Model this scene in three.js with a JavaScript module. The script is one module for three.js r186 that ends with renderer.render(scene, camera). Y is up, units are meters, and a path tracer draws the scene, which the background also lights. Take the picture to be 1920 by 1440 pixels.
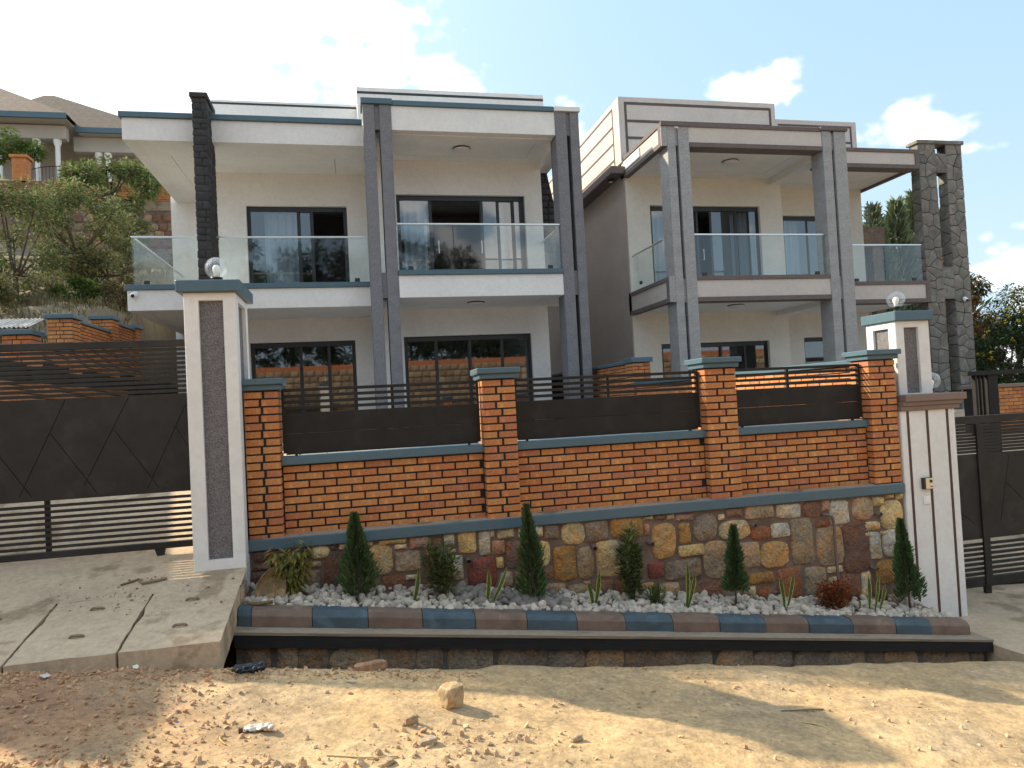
import * as THREE from 'three';
import { mergeGeometries } from 'three/addons/utils/BufferGeometryUtils.js';
import { ImprovedNoise } from 'three/addons/math/ImprovedNoise.js';
import { Brush, Evaluator, SUBTRACTION } from 'three-bvh-csg';

// ───────────────────────── camera, sky, sun, exposure ─────────────────────────
const scene = new THREE.Scene();
const D2R = Math.PI / 180;
const camera = new THREE.PerspectiveCamera(56.86, 4 / 3, 0.05, 4000);
camera.rotation.order = 'YXZ';
camera.position.set(0, 1.6, 0);
camera.rotation.set(1.44 * D2R, -12.5 * D2R, -2.95 * D2R);
camera.updateMatrixWorld();

const renderer = new THREE.WebGLRenderer({ antialias: true });
renderer.setSize(1024, 768);
renderer.toneMapping = THREE.LinearToneMapping;
renderer.toneMappingExposure = 1.9;
renderer.shadowMap.enabled = true;

const SUN = new THREE.Vector3(-1.33, 1.14, -1.0).normalize(); // towards the sun: left, behind the houses
const sun = new THREE.DirectionalLight(new THREE.Color(1.0, 0.85, 0.62), 4.7);
sun.position.copy(SUN).multiplyScalar(80);
sun.shadow.radius = 1.3;
sun.shadow.mapSize.set(4096, 4096);
Object.assign(sun.shadow.camera, { left: -30, right: 30, top: 30, bottom: -30, near: 1, far: 200 });
sun.castShadow = true;
scene.add(sun, sun.target);

function rng(seed) { let a = seed >>> 0; return () => { a = (a + 0x6D2B79F5) | 0; let t = Math.imul(a ^ (a >>> 15), 1 | a); t = (t + Math.imul(t ^ (t >>> 7), 61 | t)) ^ t; return ((t ^ (t >>> 14)) >>> 0) / 4294967296; }; }
const perlin = new ImprovedNoise();
const fbm3 = (x, y, z, oct) => { let s = 0, a = 0.5, n = 0; for (let i = 0; i < oct; i++) { s += a * perlin.noise(x, y, z); n += a; x = x * 2.03 + 7.1; y = y * 2.03 + 3.7; z = z * 2.03 + 1.9; a *= 0.52; } return s / n; };
const clamp01 = (v) => v < 0 ? 0 : v > 1 ? 1 : v;
const smooth = (a, b, v) => { const t = clamp01((v - a) / (b - a)); return t * t * (3 - 2 * t); };

// air and clouds: [azimuth from -z towards +x (deg), elevation (deg), half width, half height, weight]
const CLOUDS = [
  [1.5, 26, 8.5, 4.6, 1.0], [-8, 29, 13, 12, 1.5], [-22, 28, 17, 16, 1.7], [-40, 26, 15, 12, 1.0], [8.5, 23.6, 3.0, 1.5, 0.55],
  [32.9, 21.2, 3.6, 1.7, 0.62], [39.6, 17.2, 3.8, 1.5, 0.62], [44.4, 17.2, 2.2, 1.5, 0.66], [18, 21, 2.4, 2.0, 0.68], [21, 17, 4, 3, 0.6],
  [51.5, 5, 6, 6.0, 1.2], [62, 8, 11, 7.5, 1.1], [45.8, 15, 1.6, 0.5, 0.45], [85, 20, 14, 8, 0.9], [110, 15, 16, 9, 0.9],
  [140, 24, 14, 8, 0.9], [165, 14, 16, 7, 0.9], [-165, 24, 15, 8, 0.9], [-140, 13, 16, 8, 0.9], [-110, 24, 16, 9, 0.95],
  [-80, 18, 16, 9, 0.9], [60, 45, 20, 10, 0.9], [-60, 55, 22, 10, 0.9], [150, 45, 24, 13, 1.0], [-120, 45, 22, 12, 0.95],
  [105, 38, 20, 10, 0.95], [-165, 42, 20, 10, 0.95], [180, 65, 50, 10, 0.9], [10, 62, 40, 9, 0.85], [125, 26, 14, 6, 0.9], [-90, 65, 40, 9, 0.9], [155, 28, 13, 6, 0.9],
];
function makeSky() {
  const W = 3072, H = 1536, data = new Float32Array(W * H * 4);
  for (let j = 0; j < H; j++) {
    const el = ((j + 0.5) / H - 0.5) * Math.PI, ce = Math.cos(el), y = Math.sin(el), eDeg = el / D2R;
    for (let i = 0; i < W; i++) {
      const ph = ((i + 0.5) / W - 0.5) * 2 * Math.PI, x = Math.cos(ph) * ce, z = Math.sin(ph) * ce;
      const up = Math.max(0, y), t = Math.pow(1 - up, 3.0);
      let r = 0.198 + 0.24 * t, g = 0.342 + 0.20 * t, b = 0.487 + 0.13 * t;
      const mu = x * SUN.x + y * SUN.y + z * SUN.z, ang = Math.acos(Math.min(1, Math.max(-1, mu)));
      const glow = 1.2 * Math.exp(-ang * 2.4) + 1.8 * Math.exp(-ang * 6.5);
      r += glow; g += glow * 0.97; b += glow * 0.9;
      if (eDeg > -2) {
        const az = Math.atan2(x, -z) / D2R; let f = -1;
        for (const c of CLOUDS) {
          let da = az - c[0]; if (da > 180) da -= 360; if (da < -180) da += 360;
          const dx = da / c[2], dy = (eDeg - c[1]) / c[3]; if (dx > 2 || dx < -2 || dy > 2 || dy < -2) continue;
          const q = c[4] * (1 - (dx * dx + (dy < 0 ? dy * dy * 1.6 : dy * dy))); if (q > f) f = q;
        }
        if (f > -0.9) {
          const n = fbm3(x * 10, y * 15, z * 10, 6), n3 = fbm3(x * 26, y * 34, z * 26, 4), den = smooth(0.0, 0.5, f * 0.55 + n * 1.5 + n3 * 0.7 - 0.03);
          if (den > 0) {
            const n2 = fbm3(x * 5 + 40, y * 8, z * 5, 4), lum = 0.86 + 0.10 * n2 + 0.55 * Math.exp(-ang * 2.0), a = den * 0.93;
            r += (lum * 1.0 - r) * a; g += (lum * 0.995 - g) * a; b += (lum * 0.98 - b) * a;
          }
        }
      }
      if (y < 0) { const k = Math.min(1, -y * 6); r += (0.30 - r) * k; g += (0.26 - g) * k; b += (0.2 - b) * k; }
      const o = (j * W + i) * 4; data[o] = r; data[o + 1] = g; data[o + 2] = b; data[o + 3] = 1;
    }
  }
  const tex = new THREE.DataTexture(data, W, H, THREE.RGBAFormat, THREE.FloatType);
  tex.mapping = THREE.EquirectangularReflectionMapping; tex.magFilter = tex.minFilter = THREE.LinearFilter; tex.needsUpdate = true;
  return tex;
}
const sky = makeSky();
scene.background = sky; scene.environment = sky;

// ───────────────────────── textures ─────────────────────────
function latticeNoise(seed) { // periodic value noise
  const R = rng(seed), T = new Float32Array(65536); for (let i = 0; i < 65536; i++) T[i] = R();
  return (x, y, per) => {
    const xi = Math.floor(x), yi = Math.floor(y), fx = x - xi, fy = y - yi, u = fx * fx * (3 - 2 * fx), v = fy * fy * (3 - 2 * fy);
    const m = (a) => ((a % per) + per) % per, h = (a, c) => T[(m(a) + m(c) * 157) & 65535];
    return (h(xi, yi) * (1 - u) + h(xi + 1, yi) * u) * (1 - v) + (h(xi, yi + 1) * (1 - u) + h(xi + 1, yi + 1) * u) * v;
  };
}
function fbm2(N, u, v, base, oct, gain = 0.55) { let s = 0, a = 1, t = 0, p = base; for (let i = 0; i < oct; i++) { s += a * N(u * p, v * p, p); t += a; a *= gain; p *= 2; } return s / t; }
function tex(size, fn, srgb, metres) {
  const d = new Uint8Array(size * size * 4);
  for (let j = 0; j < size; j++) for (let i = 0; i < size; i++) { const c = fn(i / size, j / size, i, j), o = (j * size + i) * 4; d[o] = clamp01(c[0]) * 255; d[o + 1] = clamp01(c[1]) * 255; d[o + 2] = clamp01(c[2]) * 255; d[o + 3] = 255; }
  const t = new THREE.DataTexture(d, size, size); t.wrapS = t.wrapT = THREE.RepeatWrapping; t.magFilter = THREE.LinearFilter; t.minFilter = THREE.LinearMipmapLinearFilter; t.generateMipmaps = true;
  if (srgb) t.colorSpace = THREE.SRGBColorSpace; t.repeat.set(1 / metres, 1 / metres); t.needsUpdate = true; return t;
}
const N1 = latticeNoise(11), N2 = latticeNoise(22), N3 = latticeNoise(33), N4 = latticeNoise(44);
const g3 = (v) => [v, v, v];
const T = {
  patch: tex(512, (u, v) => g3(0.945 + 0.10 * (fbm2(N1, u, v, 4, 6) - 0.5) + 0.05 * (fbm2(N2, u, v, 64, 2) - 0.5)), true, 2.6),
  grime: tex(512, (u, v) => { const a = fbm2(N1, u, v, 3, 7), b = fbm2(N3, u, v, 24, 4); const s = smooth(0.60, 0.72, fbm2(N4, u, v, 14, 5)) * 0.12, k = 0.86 + 0.34 * (a - 0.5) + 0.26 * (b - 0.5) + s; return [k, k * 0.985, k * 0.96]; }, true, 2.2),
  grain: tex(512, (u, v) => g3(fbm2(N2, u, v, 48, 4, 0.7)), false, 0.6),
  scratch: tex(512, (u, v) => g3(0.55 * fbm2((x, y, p) => N3(x * 1.0, y * 0.125, p), u, v, 64, 3, 0.7) + 0.45 * fbm2(N2, u, v, 64, 3))
    , false, 0.9),
  speck: tex(512, (u, v, i, j) => { const n = N4(u * 256, v * 256, 256), m = N2(u * 170, v * 170, 170), b = fbm2(N1, u, v, 4, 4); const k = 0.74 + 0.42 * (n - 0.5) + 0.30 * (m - 0.5) + 0.12 * (b - 0.5) + (n > 0.86 ? 0.2 : 0); return [k, k, k * 1.01]; }, true, 0.75),
  stone: tex(512, (u, v) => { const a = fbm2(N1, u, v, 5, 6, 0.62), b = fbm2(N2, u, v, 7, 5, 0.6), c = fbm2(N3, u, v, 40, 3, 0.7), w = smooth(0.44, 0.62, b), d = smooth(0.55, 0.72, a); const k = 0.88 + 0.5 * (a - 0.5) + 0.40 * (c - 0.5); return [k * (1 + 0.07 * w), k * (1 - 0.03 * w - 0.04 * d), k * (1 - 0.14 * w + 0.03 * d)]; }, true, 0.62),
  stoneBump: tex(512, (u, v) => g3(0.6 * fbm2(N1, u, v, 8, 6, 0.62) + 0.4 * fbm2(N3, u, v, 32, 4, 0.65)), false, 0.5),
  brick: tex(512, (u, v) => { const a = fbm2(N1, u, v, 6, 5), b = fbm2(N4, u, v, 60, 3, 0.7), c = fbm2(N3, u * 1, v * 1, 12, 4); const k = 0.86 + 0.26 * (a - 0.5) + 0.2 * (b - 0.5), e = smooth(0.62, 0.75, c) * 0.14; return [k + e * 0.4, k + e, k + e * 1.3]; }, true, 0.55),
  concrete: tex(1024, (u, v) => { const a = fbm2(N1, u, v, 4, 7, 0.6), b = fbm2(N2, u, v, 90, 3, 0.7), c = fbm2(N3, u, v, 9, 6, 0.6), d = smooth(0.56, 0.72, c); const k = 0.88 + 0.22 * (a - 0.5) + 0.16 * (b - 0.5) - 0.16 * d; return [k, k * (0.985 - 0.02 * d), k * (0.965 - 0.05 * d)]; }, true, 2.4),
  dirt: tex(1024, (u, v) => { const a = fbm2(N1, u, v, 5, 7, 0.6), b = fbm2(N2, u, v, 120, 3, 0.75), c = fbm2(N4, u, v, 26, 4, 0.6); const k = 0.86 + 0.32 * (a - 0.5) + 0.30 * (b - 0.5) + 0.22 * (c - 0.5), w = a - 0.5; return [k * (1 + 0.06 * w), k, k * (1 - 0.16 * w)]; }, true, 2.7),
  dirtBump: tex(1024, (u, v) => g3(0.5 * fbm2(N2, u, v, 40, 5, 0.7) + 0.5 * fbm2(N4, u, v, 12, 5, 0.6)), false, 2.1),
  pave: tex(256, (u, v) => g3(0.88 + 0.2 * (fbm2(N1, u, v, 6, 5) - 0.5)), true, 1.3),
  leaf: tex(128, (u, v) => { const e = Math.abs(u - 0.5) * 2, s = 0.5 + 0.5 * Math.sin(v * 46 + 3 * Math.sin(u * 7)); return e > 0.72 ? [0.78, 0.76, 0.30] : [0.18 + 0.14 * s, 0.30 + 0.12 * s, 0.18 + 0.08 * s]; }, true, 1),
};

// ───────────────────────── materials (linear base colours) ─────────────────────────
const lin = (c) => Array.isArray(c) ? new THREE.Color().setRGB(c[0], c[1], c[2]) : new THREE.Color('#' + c);
function mat(c, rough, o = {}) { const m = new THREE.MeshPhysicalMaterial({ color: lin(c), roughness: rough, metalness: 0, side: THREE.DoubleSide, ...o }); return m; }
const bump = (t, s) => ({ bumpMap: t, bumpScale: s });
const M = {
  white: mat([0.80, 0.795, 0.78], 0.85, { map: T.patch, ...bump(T.grain, 0.0018) }),
  ceiling: mat([0.81, 0.805, 0.79], 0.9, { map: T.patch, ...bump(T.grain, 0.0008) }),
  blue: mat([0.072, 0.137, 0.178], 0.45, { map: T.patch, ...bump(T.grain, 0.001) }),
  blueKerb: mat([0.075, 0.118, 0.150], 0.8, { map: T.grime, ...bump(T.grain, 0.003) }),
  brownKerb: mat([0.225, 0.155, 0.122], 0.85, { map: T.grime, ...bump(T.grain, 0.003) }),
  graniteA: mat([0.335, 0.335, 0.355], 0.9, { map: T.speck, ...bump(T.speck, 0.003) }),
  graniteB: mat([0.60, 0.60, 0.595], 0.9, { map: T.speck, ...bump(T.speck, 0.003) }),
  granitePanel: mat([0.29, 0.27, 0.275], 0.9, { map: T.speck, ...bump(T.speck, 0.003) }),
  brownBand: mat([0.27, 0.222, 0.208], 0.9, { map: T.speck, ...bump(T.speck, 0.003) }),
  brownGroove: mat([0.115, 0.088, 0.085], 0.9, { map: T.patch }),
  brownCornice: mat([0.215, 0.150, 0.125], 0.7, { map: T.patch, ...bump(T.grain, 0.001) }),
  brownStripe: mat([0.085, 0.045, 0.035], 0.8, { map: T.patch }),
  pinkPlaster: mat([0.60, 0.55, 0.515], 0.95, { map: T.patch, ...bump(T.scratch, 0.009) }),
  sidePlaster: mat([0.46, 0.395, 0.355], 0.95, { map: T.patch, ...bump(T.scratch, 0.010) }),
  cream: mat([0.80, 0.78, 0.72], 0.88, { map: T.patch, ...bump(T.grain, 0.001) }),
  metal: mat([0.021, 0.019, 0.0185], 0.6, { map: T.grime, specularIntensity: 0.6, ...bump(T.grain, 0.0006) }),
  gateMetal: mat([0.032, 0.0305, 0.030], 0.6, { map: T.grime, specularIntensity: 0.6, ...bump(T.grain, 0.0006) }),
  frame: mat([0.022, 0.025, 0.030], 0.4),
  mortarBlack: mat([0.018, 0.016, 0.0155], 0.95, bump(T.grain, 0.003)),
  mortarBrown: mat([0.255, 0.182, 0.152], 0.95, { map: T.grime, ...bump(T.grain, 0.006) }),
  mortarGrey: mat([0.17, 0.155, 0.14], 0.95, { map: T.grime, ...bump(T.grain, 0.006) }),
  blackStone: mat([0.046, 0.047, 0.052], 0.8, { map: T.grime, ...bump(T.stoneBump, 0.012) }),
  darkJoint: mat([0.02, 0.02, 0.022], 0.95),
  concrete: mat([0.64, 0.50, 0.355], 0.95, { map: T.concrete, ...bump(T.dirtBump, 0.008) }),
  concreteSide: mat([0.46, 0.39, 0.31], 0.95, { map: T.concrete, ...bump(T.dirtBump, 0.012) }),
  tarBlack: mat([0.020, 0.018, 0.017], 0.85, { map: T.grime, ...bump(T.grain, 0.004) }),
  ledge: mat([0.40, 0.32, 0.24], 0.95, { map: T.concrete, ...bump(T.dirtBump, 0.006) }),
  pave: mat([0.42, 0.41, 0.40], 0.9, { map: T.pave, ...bump(T.grain, 0.002) }),
  soil: mat([0.16, 0.12, 0.09], 1, { map: T.dirt, ...bump(T.dirtBump, 0.02) }),
  steel: mat([0.72, 0.72, 0.70], 0.3, { metalness: 1 }),
  glassPane: mat([0.62, 0.67, 0.70], 0.02, { transmission: 1, thickness: 0, ior: 2.3 }),
  glassRail: mat([0.90, 0.955, 0.935], 0.03, { transmission: 1, thickness: 0, ior: 1.85 }),
  globe: mat([0.97, 0.97, 0.96], 0.03, { transmission: 1, thickness: 0, ior: 1.6, ...bump(T.grain, 0.01) }),
  bulb: mat([0.85, 0.85, 0.80], 0.4), black: mat([0.02, 0.02, 0.022], 0.45), plasticWhite: mat([0.8, 0.8, 0.8], 0.35),
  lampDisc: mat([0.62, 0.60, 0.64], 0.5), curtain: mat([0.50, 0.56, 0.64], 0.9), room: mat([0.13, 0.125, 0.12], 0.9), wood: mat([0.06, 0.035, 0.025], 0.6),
  bark: mat([0.10, 0.075, 0.055], 0.95, bump(T.stoneBump, 0.02)),
  pipe: mat([0.15, 0.10, 0.085], 0.6), rust: mat([0.30, 0.22, 0.155], 0.85, { map: T.grime }),
  brass: mat([0.75, 0.62, 0.40], 0.35),
};
const BRICKS = [[0.645, 0.25, 0.080], [0.675, 0.275, 0.092], [0.61, 0.215, 0.076], [0.70, 0.305, 0.105], [0.56, 0.205, 0.095]].map((c) => mat(c, 0.85, { map: T.brick, ...bump(T.brick, 0.003) }));
const TONE = { db: '7a5e52', br: '8d6c5b', cr: 'e2d6b8', pg: 'cac4b4', ta: 'b39c80', pk: 'b8937f', rd: '8d544a', ru: '9c6a4c', go: 'b08a52', yt: 'dcc48c', gt: 'a3937b', gb: '958473', or: 'c59f6a', ct: 'd0ba90' };
const STONES = {}; for (const k in TONE) { STONES[k] = mat(TONE[k], 0.88, { map: T.stone, ...bump(T.stoneBump, 0.03) }); }
const CRAZY = [[0.235, 0.226, 0.217], [0.252, 0.24, 0.228], [0.218, 0.226, 0.215], [0.24, 0.23, 0.223]].map((c) => mat(c, 0.85, { map: T.grime, ...bump(T.stoneBump, 0.01) }));

// ───────────────────────── building helpers ─────────────────────────
const taken = {};
function numbered(n) { const k = taken[n] = (taken[n] ?? -1) + 1; return k ? n + '_' + String(k).padStart(3, '0') : n; }
function tag(o, label, category, group, kind) { if (label) o.userData.label = label; if (category) o.userData.category = category; if (group) o.userData.group = group; if (kind) o.userData.kind = kind; return o; }
function thing(name, label, category, pos = [0, 0, 0], group) { const g = new THREE.Group(); g.name = numbered(name); g.position.set(...pos); scene.add(g); return tag(g, label, category, group); }
function flat(g) { const h = g.index ? g.toNonIndexed() : g; for (const k of Object.keys(h.attributes)) if (!['position', 'normal', 'uv', 'color'].includes(k)) h.deleteAttribute(k); return h; }
function uvBox(g) { // uv in metres, from the axis each face looks along
  const h = flat(g), p = h.attributes.position, uv = new Float32Array(p.count * 2), a = new THREE.Vector3(), b = new THREE.Vector3(), c = new THREE.Vector3(), n = new THREE.Vector3();
  for (let i = 0; i < p.count; i += 3) {
    a.fromBufferAttribute(p, i); b.fromBufferAttribute(p, i + 1); c.fromBufferAttribute(p, i + 2);
    n.copy(b).sub(a).cross(c.clone().sub(a)); const x = Math.abs(n.x), y = Math.abs(n.y), z = Math.abs(n.z);
    [a, b, c].forEach((q, k) => { const o = (i + k) * 2; if (x >= y && x >= z) { uv[o] = q.z; uv[o + 1] = q.y; } else if (y >= z) { uv[o] = q.x; uv[o + 1] = q.z; } else { uv[o] = q.x; uv[o + 1] = q.y; } });
  }
  h.setAttribute('uv', new THREE.BufferAttribute(uv, 2)); return h;
}
function chamfer(w, h, d, c) { // 44 triangles
  const X = w / 2, Y = h / 2, Z = d / 2, P = [];
  const v = (sx, sy, sz, ax) => [sx * (ax === 0 ? X : X - c), sy * (ax === 1 ? Y : Y - c), sz * (ax === 2 ? Z : Z - c)];
  const tri = (a, b, e) => { // orient outward
    const n = [(b[1] - a[1]) * (e[2] - a[2]) - (b[2] - a[2]) * (e[1] - a[1]), (b[2] - a[2]) * (e[0] - a[0]) - (b[0] - a[0]) * (e[2] - a[2]), (b[0] - a[0]) * (e[1] - a[1]) - (b[1] - a[1]) * (e[0] - a[0])];
    const s = n[0] * (a[0] + b[0] + e[0]) + n[1] * (a[1] + b[1] + e[1]) + n[2] * (a[2] + b[2] + e[2]); if (s >= 0) P.push(...a, ...b, ...e); else P.push(...a, ...e, ...b);
  };
  const quad = (a, b, e, f) => { tri(a, b, e); tri(a, e, f); };
  const S = [-1, 1];
  for (const s of S) { quad(v(s, -1, -1, 0), v(s, 1, -1, 0), v(s, 1, 1, 0), v(s, -1, 1, 0)); quad(v(-1, s, -1, 1), v(1, s, -1, 1), v(1, s, 1, 1), v(-1, s, 1, 1)); quad(v(-1, -1, s, 2), v(1, -1, s, 2), v(1, 1, s, 2), v(-1, 1, s, 2)); }
  if (c > 0) {
    for (const s of S) for (const t of S) {
      quad(v(s, t, -1, 0), v(s, t, 1, 0), v(s, t, 1, 1), v(s, t, -1, 1)); quad(v(s, -1, t, 0), v(s, 1, t, 0), v(s, 1, t, 2), v(s, -1, t, 2)); quad(v(-1, s, t, 1), v(1, s, t, 1), v(1, s, t, 2), v(-1, s, t, 2));
      for (const r of S) tri(v(s, t, r, 0), v(s, t, r, 1), v(s, t, r, 2));
    }
  }
  const g = new THREE.BufferGeometry(); g.setAttribute('position', new THREE.BufferAttribute(new Float32Array(P), 3)); g.computeVertexNormals(); return g;
}
function box(x0, x1, y0, y1, z0, z1, c = 0) { const g = chamfer(Math.abs(x1 - x0), Math.abs(y1 - y0), Math.abs(z1 - z0), c); g.translate((x0 + x1) / 2, (y0 + y1) / 2, (z0 + z1) / 2); return uvBox(g); }
function tube(pts, r, seg = 24, rad = 8, closed = false) { return flat(new THREE.TubeGeometry(new THREE.CatmullRomCurve3(pts.map((p) => new THREE.Vector3(...p)), closed), seg, r, rad, closed)); }
function rod(a, b, r0, r1 = r0, rad = 8) { const A = new THREE.Vector3(...a), B = new THREE.Vector3(...b), L = A.distanceTo(B); const g = new THREE.CylinderGeometry(r1, r0, L, rad); g.applyQuaternion(new THREE.Quaternion().setFromUnitVectors(new THREE.Vector3(0, 1, 0), B.clone().sub(A).normalize())); g.translate((A.x + B.x) / 2, (A.y + B.y) / 2, (A.z + B.z) / 2); return flat(g); }
const merge = (l) => Array.isArray(l) ? (l.length > 1 ? mergeGeometries(l) : l[0]) : l;
function rootOffset(parent) { let r = parent; while (r.parent && r.parent !== scene) r = r.parent; return r.position; }
function part(parent, name, geo, m, label) { // geometry in world metres, hung under a thing or one of its parts
  const o = new THREE.Mesh(merge(geo), m); o.name = name; if (label) o.userData.label = label;
  if (parent.parent === scene && parent.isGroup) o.position.copy(parent.position).negate();
  parent.add(o); return o;
}
function piece(parent, name, geo, m, x, y, z) { const o = new THREE.Mesh(geo, m); o.name = name; const r = parent.isGroup ? parent.position : new THREE.Vector3(); o.position.set(x - r.x, y - r.y, z - r.z); parent.add(o); return o; }
function single(name, geo, m, label, category, group, kind) { const o = new THREE.Mesh(merge(geo), m); o.name = numbered(name); scene.add(o); return tag(o, label, category, group, kind); }
function holed(x0, x1, y0, y1, z0, z1, holes) { // wall across x with openings [x0,x1,y0,y1]
  const s = new THREE.Shape([[x0, y0], [x1, y0], [x1, y1], [x0, y1]].map((p) => new THREE.Vector2(...p)));
  for (const [a, b, c, d] of holes) s.holes.push(new THREE.Path([[a, c], [a, d], [b, d], [b, c]].map((p) => new THREE.Vector2(...p))));
  const g = new THREE.ExtrudeGeometry(s, { depth: z1 - z0, bevelEnabled: false }); g.translate(0, 0, z0); return uvBox(g);
}
function pillow(pts, depth, inset, lift, R) { // a cut stone: outline in xy, rounded edge, uneven face towards +z
  const n = pts.length, P = [], I = []; let cx = 0, cy = 0; for (const p of pts) { cx += p[0] / n; cy += p[1] / n; }
  for (const p of pts) P.push(p[0], p[1], 0);
  for (const p of pts) { const dx = cx - p[0], dy = cy - p[1], L = Math.hypot(dx, dy) || 1, k = Math.min(0.4, inset / L); P.push(p[0] + dx * k, p[1] + dy * k, depth * (0.72 + 0.56 * R())); }
  P.push(cx + (R() - 0.5) * 0.02, cy + (R() - 0.5) * 0.02, depth + lift * R());
  for (let i = 0; i < n; i++) { const j = (i + 1) % n; I.push(i, j, n + j, i, n + j, n + i, n + i, n + j, 2 * n); }
  const g = new THREE.BufferGeometry(); g.setAttribute('position', new THREE.BufferAttribute(new Float32Array(P), 3));
  const uv = []; const ou = R() * 3, ov = R() * 3; for (let i = 0; i < P.length; i += 3) uv.push(P[i] + ou, P[i + 1] + ov); g.setAttribute('uv', new THREE.BufferAttribute(new Float32Array(uv), 2));
  let area = 0; for (let i = 0; i < n; i++) { const a = pts[i], b = pts[(i + 1) % n]; area += a[0] * b[1] - b[0] * a[1]; } if (area < 0) for (let i = 0; i < I.length; i += 3) { const t = I[i]; I[i] = I[i + 1]; I[i + 1] = t; }
  g.setIndex(I); g.computeVertexNormals(); return g;
}
function blob(w, h, round, R, n = 18) { const e = round ? 3.0 : 6.5, pts = [], ph = R() * 6; for (let i = 0; i < n; i++) { const a = (i + 0.5) / n * Math.PI * 2, c = Math.cos(a), s = Math.sin(a), k = 1 + (R() - 0.5) * 0.085 + 0.03 * Math.sin(2 * a + ph); pts.push([Math.sign(c) * Math.pow(Math.abs(c), 2 / e) * w / 2 * k, Math.sign(s) * Math.pow(Math.abs(s), 2 / e) * h / 2 * k]); } return pts; }
function rock(r, R, rough = 0.3, det = 1) { const g = new THREE.IcosahedronGeometry(r, det), p = g.attributes.position, s = R() * 50; for (let i = 0; i < p.count; i++) { const x = p.getX(i), y = p.getY(i), z = p.getZ(i), k = 1 + rough * 1.6 * perlin.noise(x / r * 0.9 + s, y / r * 0.9, z / r * 0.9); p.setXYZ(i, x * k, y * k, z * k); } g.computeVertexNormals(); return uvBox(g); }
// voronoi pieces of a rectangle by half-plane clipping
function voronoi(x0, x1, y0, y1, cell, R, gap) {
  const nx = Math.max(1, Math.round((x1 - x0) / cell)), ny = Math.max(1, Math.round((y1 - y0) / cell)), S = [];
  for (let i = 0; i < nx; i++) for (let j = 0; j < ny; j++) S.push([x0 + (i + 0.5 + (R() - 0.5) * 0.85) * (x1 - x0) / nx, y0 + (j + 0.5 + (R() - 0.5) * 0.85) * (y1 - y0) / ny]);
  const cells = [];
  S.forEach((s, k) => {
    let poly = [[x0, y0], [x1, y0], [x1, y1], [x0, y1]];
    S.forEach((q, l) => {
      if (l === k || !poly.length) return; const dx = q[0] - s[0], dy = q[1] - s[1], L = Math.hypot(dx, dy); if (L > cell * 4) return; const m = (dx * (q[0] + s[0]) + dy * (q[1] + s[1])) / 2 - gap / 2 * L, out = [];
      for (let i = 0; i < poly.length; i++) { const a = poly[i], b = poly[(i + 1) % poly.length], da = a[0] * dx + a[1] * dy - m, db = b[0] * dx + b[1] * dy - m; if (da <= 0) out.push(a); if ((da < 0 && db > 0) || (da > 0 && db < 0)) { const t = da / (da - db); out.push([a[0] + (b[0] - a[0]) * t, a[1] + (b[1] - a[1]) * t]); } }
      poly = out;
    });
    if (poly.length > 2) { const f = []; for (let i = 0; i < poly.length; i++) { const a = poly[i], b = poly[(i + 1) % poly.length]; if (Math.hypot(a[0] - b[0], a[1] - b[1]) > 0.012) f.push(a); } if (f.length > 2) cells.push(f); }
  });
  return cells;
}
// one course pattern of bricks along x or z; every brick its own mesh
const brickGeo = {};
function bg(w, h, d) { const k = [w, h, d].map((v) => v.toFixed(3)).join(); if (!brickGeo[k]) brickGeo[k] = [0, 1, 2].map((i) => { const g = chamfer(w, h, d, 0.002); const u = uvBox(g), uv = u.attributes.uv; for (let j = 0; j < uv.count; j++) uv.setXY(j, uv.getX(j) + i * 0.19, uv.getY(j) + i * 0.31); return u; }); return brickGeo[k]; }
const BR = rng(77);
function layBrick(parent, along, a0, a1, y, h, face, depth, dirSign) { // brick from a0..a1 along axis; face = coordinate of the visible face, body goes back from it
  const w = a1 - a0; if (w < 0.03) return; const mid = (a0 + a1) / 2, q = (BR() - 0.5) * 0.004, m = BRICKS[Math.floor(Math.pow(BR(), 1.25) * 4.99)], v = Math.floor(BR() * 3);
  if (along === 'x') piece(parent, 'brick', bg(w, h, depth)[v], m, mid, y, face - depth / 2 + q); else piece(parent, 'brick', bg(depth, h, w)[v], m, face - dirSign * depth / 2 + dirSign * q, y, mid);
}
function brickRun(parent, along, a0, a1, yTop, courses, face, depth, dirSign = 1, pitch = 0.0628, L = 0.2165, j = 0.0145) {
  for (let k = 0; k < courses; k++) { const y = yTop - (k + 0.5) * pitch; let s = a0 - (k % 2 ? L / 2 : 0) - (k % 3) * 0.006; while (s < a1 - 0.03) { const b0 = Math.max(a0, s), b1 = Math.min(a1, s + L - j); layBrick(parent, along, b0, b1, y, pitch - j, face, depth, dirSign); s += L; } }
}
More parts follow.
